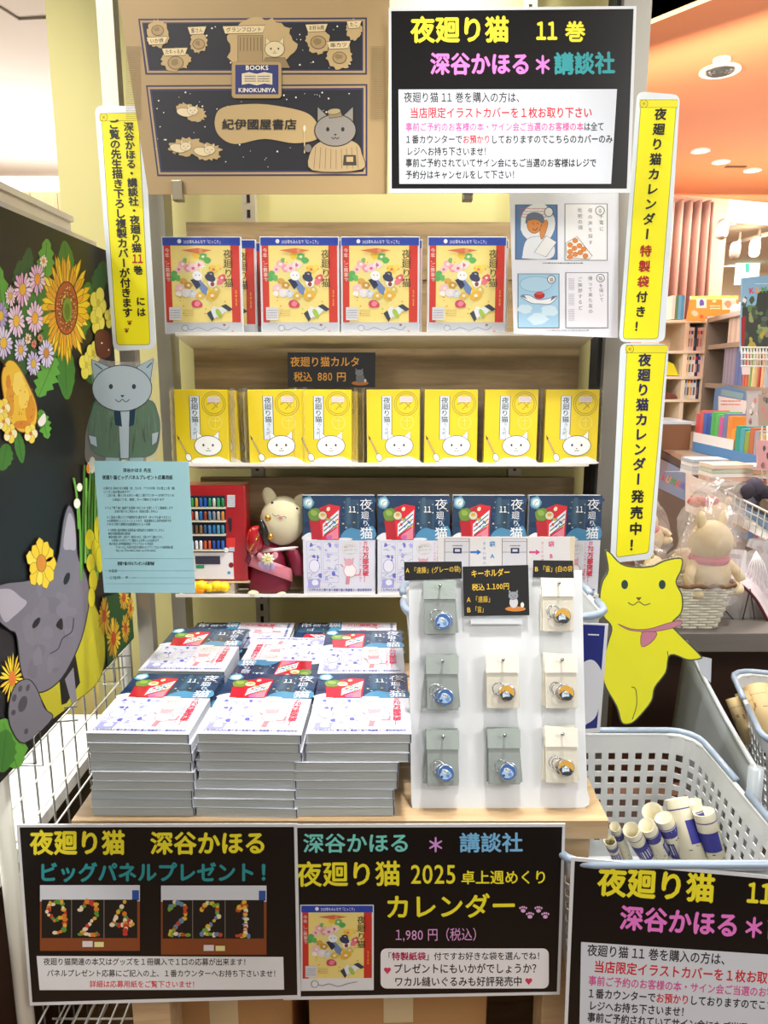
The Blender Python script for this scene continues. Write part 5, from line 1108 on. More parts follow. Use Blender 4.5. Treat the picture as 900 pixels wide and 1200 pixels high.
# sunflower
a.petals(76, 360, 27, 62, 34, ['#f4d52a', '#f7de4a', '#eec41f'], None, out='#a8781a', pw=.62, r0=.4, point=.05, seed=1)
a.petals(77, 361, 23, 54, 26, ['#f2c922', '#e8a626'], None, out='#a8781a', pw=.5, r0=.4, seed=2)
a.ell(77.5, 361, 13.2, 31, '#b8562a', 30, out='#3d1f14', w=1.2); a.ell(78, 363, 10, 25, '#9a4a20', 26)
rd = random.Random(9)
for i in range(110):
    q = rd.random()*6.28; r = .5+.42*rd.random(); a.ell(77.5+12.5*r*math.cos(q), 362+29*r*math.sin(q), .6, 1.0, rd.choice(['#f0d27a', '#e9a24a', '#6a2f18', '#c8d27a']), 5)
a.ell(78, 363, 5.5, 14.5, '#7c9a32', 20, jag=.06); a.ell(78, 365, 3.6, 10, '#5f7a26', 16)
for x, y, rx, ry, c, core in ((25.5, 339, 11, 20, ['#efc3dc', '#e7a9cc', '#f5dbe8'], '#f0b62c'), (43, 327, 10, 19, ['#f0cfe2', '#e9b6d4'], '#ee9e30'), (18, 376, 10.5, 20, ['#f1d5ea', '#e6c0e0'], '#f2c02e'), (40, 373, 10.5, 20, ['#efc9e4', '#f4dcee'], '#f2b02e'), (11, 347, 6.5, 12, ['#f3dfe6', '#eccbd8'], '#edb83a'), (50, 306, 4.5, 8, ['#f6ecd8', '#eedcc0'], '#e9962c'),
    (0, 370, 8, 17, ['#b9a8dc', '#a796d0'], '#e9c23c'), (3, 402, 11, 19, ['#e3dcf4', '#d2c8ee'], '#efc030'), (23, 410, 8, 15, ['#ded6f2', '#cfc6ea'], '#e8b232'), (53, 414, 9, 17, ['#e6e0f6', '#d6cef0'], '#c88a34'), (38, 426, 8, 15, ['#e0d8f4', '#cdc4ea'], '#dfb840'), (31.5, 397, 4, 7, ['#f0dcc0'], '#e07850'), (38.5, 403, 3.4, 5, ['#d88878'], '#c85848'), (46, 396, 3.4, 5, ['#d8a070'], '#c84838'), (-25, 360, 14, 24, ['#efc3dc', '#f5dbe8'], '#f0b62c'), (-40, 410, 14, 24, ['#e3dcf4', '#d2c8ee'], '#efc030')):
    a.petals(x, y, rx, ry, 16 if rx > 5 else 9, c, core, cr=.36, out='#8a6f8c' if rx > 5 else None, pw=.55, r0=.25, seed=int(x*7+y))
for x, y, r in ((114, 355, 10), (113, 375, 9), (128, 372, 7), (100, 428, 9), (108, 414, 8)):
    for k in range(4): q = k*1.57+.4; a.ell(x+math.cos(q)*r*.5, y+math.sin(q)*r, r*.5, r*.9, '#e6dc5a', 14, out='#a8a030', w=.5)
    a.ell(x, y, r*.25, r*.5, '#c8b83a', 10)
a.poly(smooth([(110, 392), (118, 386), (128, 392), (129, 414), (122, 420), (112, 416)], 3), '#5b2a16', '#2a120a', .8); a.ell(118, 402, 1, 1, '#f2ece0', 6); a.ell(126, 410, 1, 1, '#f2ece0', 6)
# pear
a.poly(smooth([(6, 424), (14, 423), (22, 432), (30, 447), (40, 470), (42, 490), (36, 503), (22, 506), (8, 490), (2, 462), (0, 440)], 5), '#edc03a', '#8a4f16', 1.2)
for x, y, rx, ry, c in ((10, 470, 5, 20, '#dd9a2c'), (34, 480, 6, 17, '#dc9428'), (24, 498, 10, 5, '#d8862a'), (20, 450, 7, 14, '#f6d764'), (26, 466, 6, 15, '#f4d25a'), (8, 448, 3, 9, '#d98a28')): a.ell(x, y, rx, ry, c, 14, jag=.15)
for i in range(26): x, y = rd.uniform(6, 38), rd.uniform(455, 500); a.ell(x, y, .7, .9, '#b8641c', 5)
a.line([(4, 430), (0, 420)], '#4a3418', 2)
for x, y in ((2, 478), (10, 508), (34, 508), (2, 494)):
    for k in range(5): q = k*1.257-1.2; a.ell(x+math.cos(q)*4.4, y+math.sin(q)*6.5, 3.8, 5.4, ['#f3dc5a', '#f6ecc0'][k % 2], 12, out='#a8862a', w=.4)
    a.ell(x, y, 2, 2.6, '#d8862a', 8)
a.poly(smooth([(42, 494), (50, 484), (52, 494), (46, 500)], 3), '#f4f1e8', '#8a8478', .5)
# grey animal, generic
OG = '#17181c'
leaf(18, 900, 20, 60, -.3, G2, .1); leaf(0, 905, 14, 50, .1, G1, .1)
a.petals(12, 795, 13, 27, 22, ['#f5dc3a', '#f2c92a'], '#e07c2a', cr=.32, pw=.4, r0=.2, point=.1, seed=77)
a.poly(smooth([(100, 700), (112, 715), (120, 740), (121, 775), (112, 800), (92, 818), (60, 838), (50, 812), (70, 790), (88, 760)], 5), '#c3bc2a', '#6f6a18', 1)
a.poly([(40, 806), (64, 806), (74, 832), (60, 842), (52, 830)], '#bdb428'); 
for i in range(22): x = 70+rd.random()*46; y = 720+rd.random()*90; a.line([(x, y), (x+rd.uniform(-5, 5), y+14)], '#d9d250', .5)
a.poly([(66, 780), (86, 765), (92, 800), (76, 824), (70, 826)], '#0f0f12'); a.poly([(74, 796), (84, 782), (88, 820), (82, 825)], '#8a8794')
a.poly(smooth([(64, 660), (72, 610), (79, 592), (86, 608), (89, 650), (97, 668), (103, 692), (100, 722), (90, 758), (70, 795), (48, 811), (32, 806), (22, 785), (17, 745), (8, 738), (-8, 722), (-14, 694), (2, 684), (26, 681), (46, 676)], 4), '#75727e', OG, 1.3)
a.poly(smooth([(72, 640), (78, 602), (85, 612), (87, 642), (80, 644)], 4), '#a9a4b0'); a.poly(smooth([(-8, 696), (8, 690), (22, 700), (29, 707), (14, 722), (2, 728)], 4), '#aeaab6')
for i in range(30): q = rd.random(); x, y = rd.uniform(24, 92), rd.uniform(690, 790); a.ell(x, y, rd.uniform(3, 8), rd.uniform(5, 12), rd.choice(['#7b7884', '#6f6c78', '#787580']), 9, jag=.2) if (x-22)*1.1+(y-690) < 138 and x+(790-y)*.2 > 34 else None
# a plain yellow flower instead of a hat
a.petals(46, 660, 17, 30, 11, ['#f0cf2c', '#f6de4c'], '#d78a26', cr=.34, out='#8a6a18', pw=.8, r0=.15, seed=5)
for x, y, rt in ((76, 678, .35), (40, 730, .6)): a.ell(x, y, 3.2, 7.5, '#16171a', 18, rt)
a.poly(smooth([(63, 733), (70, 724), (71, 738)], 3), OG); a.line(smooth([(84, 724), (82, 740), (71, 748), (66, 760), (56, 766)], 4, False), OG, 1.1)
a.poly(smooth([(9, 850), (8, 824), (16, 802), (30, 796), (40, 806), (50, 830), (59, 842), (26, 871)], 4), '#75727e', OG, 1.2)
for x, y, rx, ry in ((24, 825, 5, 10), (14, 818, 2.6, 4.6), (21, 807, 2.4, 4), (30, 806, 2.2, 4.4), (13, 835, 2.6, 3.6), (28, 857, 2.4, 3.6)): a.ell(x, y, rx, ry, '#47454f', 14, .3)
# green stems and yellow blooms on the right side of the panel
for i, (x0, x1, y0, y1) in enumerate(((90, 84, 600, 560), (94, 97, 650, 545), (98, 99, 640, 560), (101, 104, 630, 550), (105, 107, 640, 556), (109, 110, 650, 560), (93, 90, 660, 590), (103, 101, 640, 575), (112, 113, 660, 565), (114, 119, 650, 545))): a.line(smooth([(x0, y0+20), (x0*.6+x1*.4, (y0+y1)/2), (x1, y1)], 3, False), [G2, G1, '#7bbf4c'][i % 3], 2.4)
for x, y, rx, ry in ((91, 571, 3.4, 5), (88, 590, 4, 6), (106, 545, 4, 10), (102, 548, 2.4, 7)): a.ell(x, y, rx, ry, '#eef0e0', 14, out='#8a9078', w=.4)
a.ell(101, 549, 2, 6, '#e88a2a', 10)
for x, y, rx, ry in ((103, 632, 5.5, 12), (110, 645, 5, 14), (115, 655, 5, 16), (104, 660, 5, 11), (107, 680, 5, 13), (113, 620, 5, 16), (105, 700, 4, 12), (117, 630, 4, 14)): a.ell(x, y, rx, ry, '#e2d822', 16, out='#8f8a18', w=.5)
a.poly([(118, 700), (150, 690), (155, 745), (124, 782), (121, 740)], '#1f4a22')
for x, y, rx, ry in ((120, 722, 7, 22), (131, 748, 8, 24), (143, 700, 6, 16), (145, 736, 5, 18), (151, 712, 4, 14)): a.petals(x, y, rx, ry, 20, ['#d8b22a', '#c99a24', '#b98a20'], '#a8441c', cr=.35, pw=.5, r0=.2, seed=int(x))
for x, y in ((108, 560), (126, 470), (104, 430), (110, 500)): pass
a.build('painted_artwork', pnl)
# cream twin wall board standing behind it
CBM = mat('#efe4d2', .4, noise=.08, nscale=6)
m = MB(); xb = LX-.05; m.bbox((xb-.008, .5, EYE-.0), (xb, 1.42, EYE+.262), CBM); o = m.build('cream_board', label='translucent cream board rising behind the top of the black panel', cat='board')
m = MB(); m.bbox((xb-.012, .5, EYE+.258), (xb+.006, 1.42, EYE+.268), mat('#f5eee2', .3, 0, .3)); m.build('top_edge', o, True)
m = MB(); m.bbox((LX-.042, .45, EYE+.17), (LX-.035, 1.5, EYE+.236), clear('#f4ead8', gloss=.12, haze=.55)); m.build('clear_strip', o, True)
# wire grid rack
GX = LX-.035; WW = mat('#d9d9d2', .3, .2, .2); WG = mat('#a4a6a6', .25, .7)
rk = thing('wire_grid_rack', 'white wire grid rack beside the book stacks holding up the black panel', 'rack', (GX, 1.2, 0))
y0g, y1g, z0g, z1g = .975, 1.50, .10, pz0+.3
y = y0g+.05
while y < y1g: m = MB(); m.tube([(GX, y, z0g), (GX, y, z1g)], .0018, WG, 6); m.build('wire', rk, True); y += .05
z = z0g+.02
while z < z1g: m = MB(); m.tube([(GX+.003, y0g, z), (GX+.003, y1g, z)], .0018, WW, 6); m.build('wire', rk, True); z += .055
m = MB(); m.tube([(GX, y0g-.002, 0), (GX, y0g-.002, z1g)], .0125, mat('#dcdcd0', .3, 0, .4), 14); m.build('frame_tube', rk, True)
m = MB(); m.tube([(GX, y1g, 0), (GX, y1g, z1g)], .0125, mat('#b9b9b2', .3, .3), 14); m.build('frame_tube', rk, True)
# second grid along the back and low shelf of wires
for i in range(8):
    m = MB(); yy = 1.0+i*.05; m.tube([(GX, yy, .30), (-.42, yy, .30)], .0018, WW, 6); m.build('wire', rk, True)
for i in range(6):
    m = MB(); xx = GX+.02+i*.02; m.tube([(xx, .98, .303), (xx, 1.42, .303)], .0018, WW, 6); m.build('wire', rk, True)
# hooks gripping the panel's lower edge
for px, py in ((36, 880), (131, 787)):
    c = X(px, py, LX+.002); t = thing('wire_hook', 'bent wire hook under the black panel, %s' % ('near end' if px < 90 else 'far end beside the book stacks'), 'hook', c)
    p = c; m = MB(); m.tube([p+Vector((-.03, .0, .03)), p+Vector((-.03, 0, -.02)), p+Vector((.006, 0, -.02)), p+Vector((.006, 0, .022)), p+Vector((.006, .02, .022)), p+Vector((.006, .02, -.035)), p+Vector((-.028, .02, -.035))], .0013, WG, 6); m.build('bent_wire', t, True)
    m = MB(); zc = p.z
    for dz in (.012, -.012): m.tube([p+Vector((-.034, 0, dz)), p+Vector((-.034, .11 if px < 90 else .04, dz)), p+Vector((.02, .12 if px < 90 else .05, dz))], .0015, WG, 6)
    m.build('arm', t, True)
# white low table and dark unit behind the grid
t = thing('white_side_table', 'white topped low table seen through the wire grid at the left', 'table', (-1.1, 1.3, 0))
m = MB(); m.bbox((-1.9, .85, EYE-.80), (-.60, 1.56, EYE-.775), mat('#f3f3f0', .35, 0, .2)); m.build('table_top', t, True, bevel=.002)
m = MB(); m.bbox((-1.88, .90, .05), (-.64, 1.5, EYE-.80), mat('#35211a', .5)); m.build('dark_cabinet', t, True)
m = MB(); m.bbox((-3.2, 1.75, 0), (-.82, 2.3, .62), mat('#f2ead6', .5)); m.build('cream_cabinet', label='cream low cabinet beyond the white table at the left edge', cat='cabinet')
PSM = X(20, 900, -.80)
m = MB(); m.prism([Vector((-.80, PSM.y-.05, EYE-.77)), Vector((-.80, PSM.y+.07, EYE-.77)), Vector((-.80, PSM.y+.07, EYE-.68)), Vector((-.80, PSM.y-.05, EYE-.68))], (-.002, 0, 0), mat('#ece8e4', .4)); s = m.build('small_sign', label='small white card with a magenta panel seen through the wire grid', cat='card')
m = MB(); m.prism([Vector((-.799, PSM.y-.03, EYE-.735)), Vector((-.799, PSM.y+.06, EYE-.735)), Vector((-.799, PSM.y+.06, EYE-.69)), Vector((-.799, PSM.y-.03, EYE-.69))], (.0005, 0, 0), mat('#a3256a', .4)); m.build('magenta_panel', s, True)
# ---------------- background at the right ----------------
# grey display table with plush
t = thing('grey_display_table', 'long grey topped display table behind the baskets', 'table', (1.2, 2.2, 0))
GT = mat('#77726d', .4, noise=.06, nscale=30, stretch=(.3, 6, 6)); G0 = EYE-.65
pf = H(900, 742, G0); yf = pf.y
m = MB(); m.bbox((.55, yf, G0-.05), (1.25, 2.38, G0), GT); m.build('table_top', t, True, bevel=.002)
m = MB(); m.bbox((.62, yf+.12, .34), (1.2, 2.3, G0-.05), mat('#3b2519', .6)); m.build('base', t, True)
m = MB(); m.bbox((.58, yf+.02, .30), (1.22, yf+.5, .33), wood('#4f3120', '#7a4d33', (2, 12, 12), .4)); m.build('lower_shelf', t, True)
# wicker basket
Wf = Vector((H(822, 741, G0).x, yf+.075, G0)); U2 = (Wf-CAM).length/F
t = thing('wicker_basket', 'small white wicker basket with brown rim holding a bagged cream plush', 'basket', Wf)
m = MB(); WK = mat('#e9e6d4', .7); hb = .115; n = 40
for k in range(15):
    z = .003+k*hb/15; s = .052+.030*z/hb; pts = [(s*1.0*max(-1, min(1, 1.25*math.cos(q)))+.0, s*.8*max(-1, min(1, 1.25*math.sin(q))), z) for q in [2*math.pi*i/n for i in range(n)]]
    pts = [(x*(1+.03*(-1)**(i//2+k)), y*(1+.03*(-1)**(i//2+k)), zz) for i, (x, y, zz) in enumerate(pts)]; m.tube(pts, .0036, WK, 6, True)
for i in range(20):
    q = 2*math.pi*i/20; c_, s_ = max(-1, min(1, 1.25*math.cos(q))), max(-1, min(1, 1.25*math.sin(q))); m.tube([(.052*c_, .042*s_, 0), (.082*c_, .066*s_, hb)], .0028, WK, 5)
m.build('woven_wall', t)
m = MB()
for d in (0, 1.6): m.tube([(.084*max(-1, min(1, 1.25*math.cos(q))), .068*max(-1, min(1, 1.25*math.sin(q))), hb+.003+.003*math.sin(q*14+d)) for q in [2*math.pi*i/60 for i in range(60)]], .004, mat('#7d5a3c', .6), 6, True)
m.build('rim', t)
m = MB(); m.bbox((-.04, -.03, 0), (.04, .03, .004), WK); m.build('bottom', t)
BAG = clear('#fdfafa', gloss=.10, haze=.16, bump=1.2, bs=30)
CP = mat('#e8d6ad', .9, bump=.3, bscale=300, noise=.05, nscale=15); PNK2 = mat('#dd8090', .6)
def plush(px, py, y, hpx, label, rot=0, lean=0, bagw=1.1, group='bagged cream plush toys', back=True):
    """seated plush in a clear gift bag; px,py the base"""
    p = V(px, py, y); s = hpx/F*(p-CAM).length; t = thing('bagged_plush_toy', label, 'plush toy', p, (0, lean, rot), group=group)
    m = MB(); m.ball((0, 0, .27*s), (.27*s, .22*s, .29*s), CP, 18, 12); m.build('body', t)
    m = MB(); m.ball((0, 0, .66*s), (.255*s, .22*s, .25*s), CP, 20, 12); m.build('head', t)
    for sx in (-1, 1): m = MB(); m.ball((sx*.15*s, 0, .91*s), (.07*s, .04*s, .12*s), CP, 10, 6, R=Matrix.Rotation(sx*.2, 3, 'Y')); m.build('ear', t)
    for sx in (-1, 1): m = MB(); m.ball((sx*.26*s, -.1*s, .12*s), (.13*s, .15*s, .09*s), CP, 12, 8); m.build('leg', t)
    for sx in (-1, 1): m = MB(); m.tube([(sx*.2*s, 0, .42*s), (sx*.33*s, -.08*s, .3*s), (sx*.36*s, -.14*s, .2*s)], [.07*s, .06*s, .055*s], CP, 10); m.build('arm', t)
    m = MB(); m.lathe([(.22*s, .42*s), (.235*s, .45*s), (.235*s, .49*s), (.20*s, .51*s)], PNK2, n=20, sy=.85); m.build('scarf', t)
    m = MB(); w = bagw*s*.42
    m.grid(lambda u, v: Vector((w*(1+.12*math.sin(u*31+v*9))*math.cos(u*2*math.pi)*(1-.72*max(0, v-.75)*4+(0 if v < .9 else .5*(v-.9)*10)), w*.8*(1+.12*math.sin(u*27+v*13))*math.sin(u*2*math.pi)*(1-.72*max(0, v-.75)*4+(0 if v < .9 else .5*(v-.9)*10)), v*s*1.3)), 48, 14, BAG, False); m.build('clear_bag', t)
    return t
o = plush(827, 700, Wf.y, 92, 'cream plush with pink scarf in a clear bag, sitting in the wicker basket', .3, 0, .9)
o.location.z = G0+.07
for px, py, y, h, lb, r, l in ((776, 672, 1.92, 46, 'cream plush lying in crinkled bag behind the yellow cutout, lower left of the pile', .8, -.9), (800, 668, 2.12, 50, 'cream plush in crinkled bag in the middle of the pile', -.5, .7), (768, 640, 2.25, 50, 'cream plush in crinkled bag at the back left of the pile', .2, -.4), (828, 648, 2.3, 62, 'large cream plush tied with red ribbon at the top of the pile', 0, .15)):
    o = plush(px, py, y, h, lb, r, l, 1.0); o.location.z = max(G0+.03, min(o.location.z, G0+.09))
t = o; m = MB()
for i in range(7): m.ball(V(812+i*4.0, 588+2*math.sin(i*2), 2.24), (.018, .015, .013), mat('#c85a62', .5), 10, 6)
m.build('ribbon', t, True)
# leaning printed board, card holder, gauze bag
S2 = PY(2.05)
s = sheet('white_card_holder', 'clear card holder with pale grey note beside the wicker basket', 'card', [(838, 642), (875, 645), (873, 690), (850, 690), (838, 668)], PY(1.93), mat('#eceaf0', .3, 0, .4), .002)
a = Art(PY(1.93)); a.poly([(847, 648), (868, 650), (868, 655), (847, 653)], '#b4b2bd'); a.build('grey_label', s)
pts = []
t = thing('leaning_booklet', 'open booklet with dark red edge leaning on a wire stand at the right', 'booklet', V(880, 740, 1.84))
c0 = [(846, 684), (858, 680), (874, 690), (888, 706), (905, 738)]
cc = smooth(c0, 4, False)
m = MB(); nn = len(cc)-1
m.grid(lambda u, v: V(cc[int(round(u*nn))][0], cc[int(round(u*nn))][1]-v*38*(.35+.65*u), 1.84+.18*v), nn, 3, mat('#efe3e8', .4, 0, .3)); m.build('page', t, True, solid=.003)
m = MB(); m.tube([V(x, y, 1.838) for x, y in cc], .004, mat('#5d2328', .5), 6); m.build('edge', t, True)
m = MB(); m.grid(lambda u, v: V(cc[int(round(u*nn))][0], cc[int(round(u*nn))][1]+v*(738-cc[int(round(u*nn))][1])*.9, 1.86), nn, 3, clear('#d8d8da', gloss=.1, haze=.25)); m.build('clear_sheet', t, True)
m = MB()
for p, q in (((868, 736), (879, 690)), ((879, 690), (886, 737)), ((847, 712), (868, 736)), ((847, 712), (851, 690))): m.tube([V(*p, 1.85), V(*q, 1.85)], .0016, mat('#2c2b2c', .4), 5)
m.build('wire_stand', t, True)
t = thing('gauze_bag', 'white translucent drawstring gauze bag at the right edge', 'bag', V(885, 688, 1.8))
m = MB(); GZ = clear('#f6f2fa', gloss=.08, haze=.42, bump=1.2, bs=40); c = V(887, 690, 1.98); s_ = 1.98/F
m.grid(lambda u, v: c+Vector((math.cos(u*6.283)*s_*(26*(1-.5*v**1.5)+2.5*math.sin(u*44))*(.35 if abs(v-.78) < .06 else 1), math.sin(u*6.283)*s_*(16*(1-.5*v)+2*math.sin(u*37)), v*s_*62)), 60, 14, GZ, True); m.build('gauze', t, True)
m = MB()
for i in range(7): x = 878+i*3; m.tube([V(886, 646, 1.95), V(x, 662, 1.93), V(x+(i-3)*2.2, 688, 1.94)], .0016, mat('#f6f4f8', .5), 5)
m.build('drawstring', t, True)
# counter with signs, angled
CZ = EYE-.45
A0, B0 = H(770, 518, CZ), H(905, 591, CZ); cd = (B0-A0).normalized(); cn = Vector((-cd.y, cd.x, 0)); cn = -cn if cn.dot(CAM-A0) < 0 else cn
PCN = Plane(A0, cn)
t = thing('sales_counter', 'long grey brown counter with signs on its front, right background', 'counter', (A0+B0)/2-Vector((0, 0, CZ)))
E0, E1 = A0-cd*.8, B0+cd*.12
m = MB(); m.prism([E0, E1, E1-cn*.5, E0-cn*.5], (0, 0, -.03), mat('#93826f', .3, 0, .3, noise=.05, nscale=20)); m.build('counter_top', t, True)
m = MB(); dn = Vector((0, 0, -.03)); m.prism([E0+dn-cn*.02, E1+dn-cn*.02, E1+dn-cn*.46, E0+dn-cn*.46], (0, 0, -.88), mat('#6a5d54', .5)); m.build('counter_body', t, True)
m = MB(); m.prism([E0+dn+cn*.004, E1+dn+cn*.004, E1+dn-cn*.016, E0+dn-cn*.016], (0, 0, -.05), mat('#4d433c', .5)); m.build('front_rail', t, True)
def csign(q, label, col, draw):
    pl = Plane(A0+cn*.012, cn); s = sheet('counter_sign', label, 'sign', q, pl, col, .003, rough=.4); a = Art(pl, base=8e-4); draw(a); a.build('lettering', s)
def kumon(a, x0, y0, x1, y1, h):
    cols = ['#e0506a', '#f0a83a', '#58a85a', '#e86a3a', '#7a6ac8']; n = 5; 
    for i, ch in enumerate('KUMON'):
        a.text(ch, (x0+(x1-x0)*i/n, y0+(y1-y0)*i/n), (x0+(x1-x0)*(i+.85)/n, y0+(y1-y0)*(i+.85)/n), h, cols[i], .04)
csign([(766, 533), (803.5, 553), (803, 587), (766, 569)], 'blue counter sign with rainbow letters beside the yellow banner', '#4f8fc0', lambda a: (kumon(a, 774, 562, 802, 574, 11), a.tiny(779, 551, 800, 554, 1, '#dce8f2', 3)))
csign([(803.5, 553), (852, 581), (852, 625), (803, 598)], 'white counter sign with small rainbow letters above the plush pile', '#efe9e4', lambda a: (kumon(a, 808, 585, 832, 594, 7), a.line(smooth([(812, 578), (824, 577), (840, 590)], 4, False), '#8fb0a8', 2)))
csign([(852, 581), (905, 610), (905, 645), (846, 622)], 'blue counter sign with rainbow letters below the wire tray', '#4a7ea8', lambda a: (kumon(a, 850, 614, 882, 628, 12), kumon(a, 884, 632, 915, 640, 12)))
# things on the counter
def cbox(px0, px1, ytop, ybot, dep, nm, label, cat, col, group=None, slope=.0, back=.03, parent=None):
    """upright block whose front face spans the pixels, standing on a counter at depth 'back' behind the front edge"""
    pl = Plane(A0-cn*back, cn); q = [pl(px0, ytop), pl(px1, ytop+slope*(px1-px0)), pl(px1, ybot+slope*(px1-px0)), pl(px0, ybot)]
    m = MB(); m.prism(q, -cn*dep, col if not isinstance(col, str) else mat(col, .5)); return m.build(nm, parent, world=bool(parent), label=label, cat=cat, group=group)
zc = lambda px, back: None
t = thing('drawer_box', 'brown wooden drawer box with pale blue lid on the counter', 'box', H(795, 512, CZ))
p = H(779, 519, CZ+.002); q = H(808, 527, CZ+.002)
d_ = (q-p).normalized(); n_ = Vector((-d_.y, d_.x, 0)); n_ = n_ if n_.y > 0 else -n_
BRW = mat('#6f4a30', .6)
m = MB(); m.prism([p, q, q+Vector((0, 0, .14)), p+Vector((0, 0, .14))], n_*.4, BRW); m.build('body', t, True)
m = MB(); m.prism([p+Vector((0, 0, .14))-n_*.02, q+Vector((0, 0, .14))-n_*.02, q+Vector((0, 0, .14))+n_*.45, p+Vector((0, 0, .14))+n_*.45], (0, 0, .012), mat('#a9bccb', .3, 0, .3)); m.build('lid', t, True)
m = MB(); mid = p.lerp(q, .35); m.prism([mid-n_*.006, mid.lerp(q, .9)-n_*.006, mid.lerp(q, .9)-n_*.006+Vector((0, 0, .1)), mid-n_*.006+Vector((0, 0, .1))], n_*.004, mat('#8f6a4a', .6)); m.build('drawer_front', t, True)
# row of coloured books in a slip tray
colsb = ['#c2454e', '#c8584c', '#3f5fae', '#2d54a8', '#4aa85a', '#58b062', '#c05a9a', '#6a78a8', '#d88a3c', '#e09a40', '#2f9a8a', '#4aa0b0', '#8aa048', '#b86a4a', '#9a9aa8', '#c8b070']
s0_, s1_ = H(812, 528, CZ+.002), H(892, 548, CZ+.002); dd = (s1_-s0_); L_ = dd.length; dd.normalize(); nn_ = Vector((-dd.y, dd.x, 0)); nn_ = nn_ if nn_.y > 0 else -nn_
tt = thing('book_tray', 'blue and white striped tray under the coloured books on the counter', 'tray', s0_)
m = MB(); m.prism([s0_, s1_, s1_+Vector((0, 0, .05)), s0_+Vector((0, 0, .05))], -nn_*.004, mat('#4f86c0', .4)); m.prism([s0_+Vector((0, 0, .05)), s0_+dd*L_*.62+Vector((0, 0, .05)), s0_+dd*L_*.62+Vector((0, 0, .10)), s0_+Vector((0, 0, .10))], -nn_*.004, mat('#e4e6ea', .4)); m.build('front_wall', tt, True)
for i, c in enumerate(colsb):
    w = L_/len(colsb); p = s0_+dd*w*i+nn_*.004; m = MB(); h = .20-.05*(i > 8)+.01*((i*5) % 3)
    m.prism([p, p+dd*(w*.92), p+dd*(w*.92)+Vector((0, 0, h)), p+Vector((0, 0, h))], nn_*.14, mat(c, .45)); m.build('picture_book', label='thin %s book in the tray on the counter, %s' % (['red', 'brick red', 'navy', 'deep blue', 'green', 'light green', 'magenta', 'slate', 'orange', 'amber', 'teal', 'sky blue', 'olive', 'rust', 'silver', 'sand'][i], 'left part of the row' if i < 8 else 'right part of the row'), cat='book', group='coloured books in the counter tray')
# flat piles at the counter edge
for i, (px, py, w, d, n, cs) in enumerate(((836, 552, .11, .16, 4, ['#e8e6ea', '#cfd6e0', '#f2f0f0', '#b9c6d4']), (862, 566, .11, .16, 5, ['#efe9e2', '#e0b8a8', '#f4f2ee', '#c8d0c0', '#ead8c8']), (884, 562, .12, .18, 4, ['#c9706a', '#f0ece8', '#d8b080', '#e8e0e4']))):
    b = H(px, py+8, CZ)
    for k in range(n):
        m = MB(); ang = math.atan2(dd.y, dd.x)+(rd.random()-.5)*.15; m.box((b.x+.02, b.y+.14, CZ+.0085+k*.0165), (w, d, .015), mat(cs[k], .4, 0, .3), ang); m.build('magazine', label='magazine lying on the counter edge, %s pile, %s' % (('left', 'middle', 'right')[i], ORD[n-1-k]), cat='magazine', group='magazines lying on the counter edge')
# book case beyond the counter, parallel to it
BO = V(827, 400, 5.3); BA = math.atan2(cd.y, cd.x); PBK = Plane(BO, cn)
t = thing('tall_bookcase', 'grey brown bookcase with rows of books behind the counter', 'bookcase', (BO.x, BO.y, 0), (0, 0, BA)); BR = mat('#7a6c60', .5)
def bx(px, py=430): return (PBK(px, py)-BO).dot(cd)
def bz(px, py): return PBK(px, py).z
zt_ = bz(845, 369); XR = bx(935); BD = .32
m = MB(); m.bbox((0, 0, 0), (.03, BD, zt_), BR); m.build('side_panel', t)
m = MB(); m.bbox((.03, 0, zt_-.03), (XR, BD, zt_), mat('#a59a8c', .5)); m.build('top_panel', t)
m = MB(); m.bbox((.03, BD-.02, 0), (XR, BD, zt_-.03), mat('#5a4e44', .7)); m.build('back_panel', t)
SZ = [bz(850, 402), bz(850, 451), bz(850, 492)]
for z in SZ: m = MB(); m.bbox((.03, .01, z-.03), (XR, BD-.02, z), mat('#9a8c7c', .5)); m.build('shelf', t)
rd2 = random.Random(21)
def row_books(px0, px1, z, h, cols, names, nm, sh):
    x = bx(px0); xe = bx(px1); n = max(1, min(11, int((xe-x)/.024))); w = (xe-x)/n
    for i in range(n):
        o_ = BO+cd*(x+w*i); m = MB(); c = cols[i % len(cols)]; m.bbox((0, 0, 0), (w*.92, .15, h*rd2.uniform(.93, 1.0)), mat(c, .4))
        o = m.build('book', label='%s book on the %s bookcase shelf, %s' % (nm, sh, ORDL(i, n)), cat='book', group='%s books on the %s bookcase shelf' % (nm, sh), origin=(0, 0, 0))
        p = o_-cn*.03; o.location = (p.x, p.y, z+.001); o.rotation_euler = (0, 0, BA)
def ORDL(i, n):
    W_ = ['leftmost', 'second from the left', 'third from the left', 'fourth from the left', 'fifth from the left', 'sixth from the left', 'seventh from the left', 'eighth from the left', 'ninth from the left', 'tenth from the left']
    return 'rightmost' if i == n-1 else W_[i] if i < 10 else 'number %d' % (i+1)
row_books(844, 866, SZ[0], .24, ['#dccabb', '#cdb9a8', '#e2d2c4'], 0, 'pale beige', 'upper')
row_books(842, 856, SZ[1], .24, ['#8e8fae', '#7f82a6', '#9a98b4'], 0, 'lilac grey', 'second')
row_books(856, 865, SZ[1], .24, ['#3f6fc0', '#4a80b8', '#3460b0'], 0, 'bright blue', 'second')
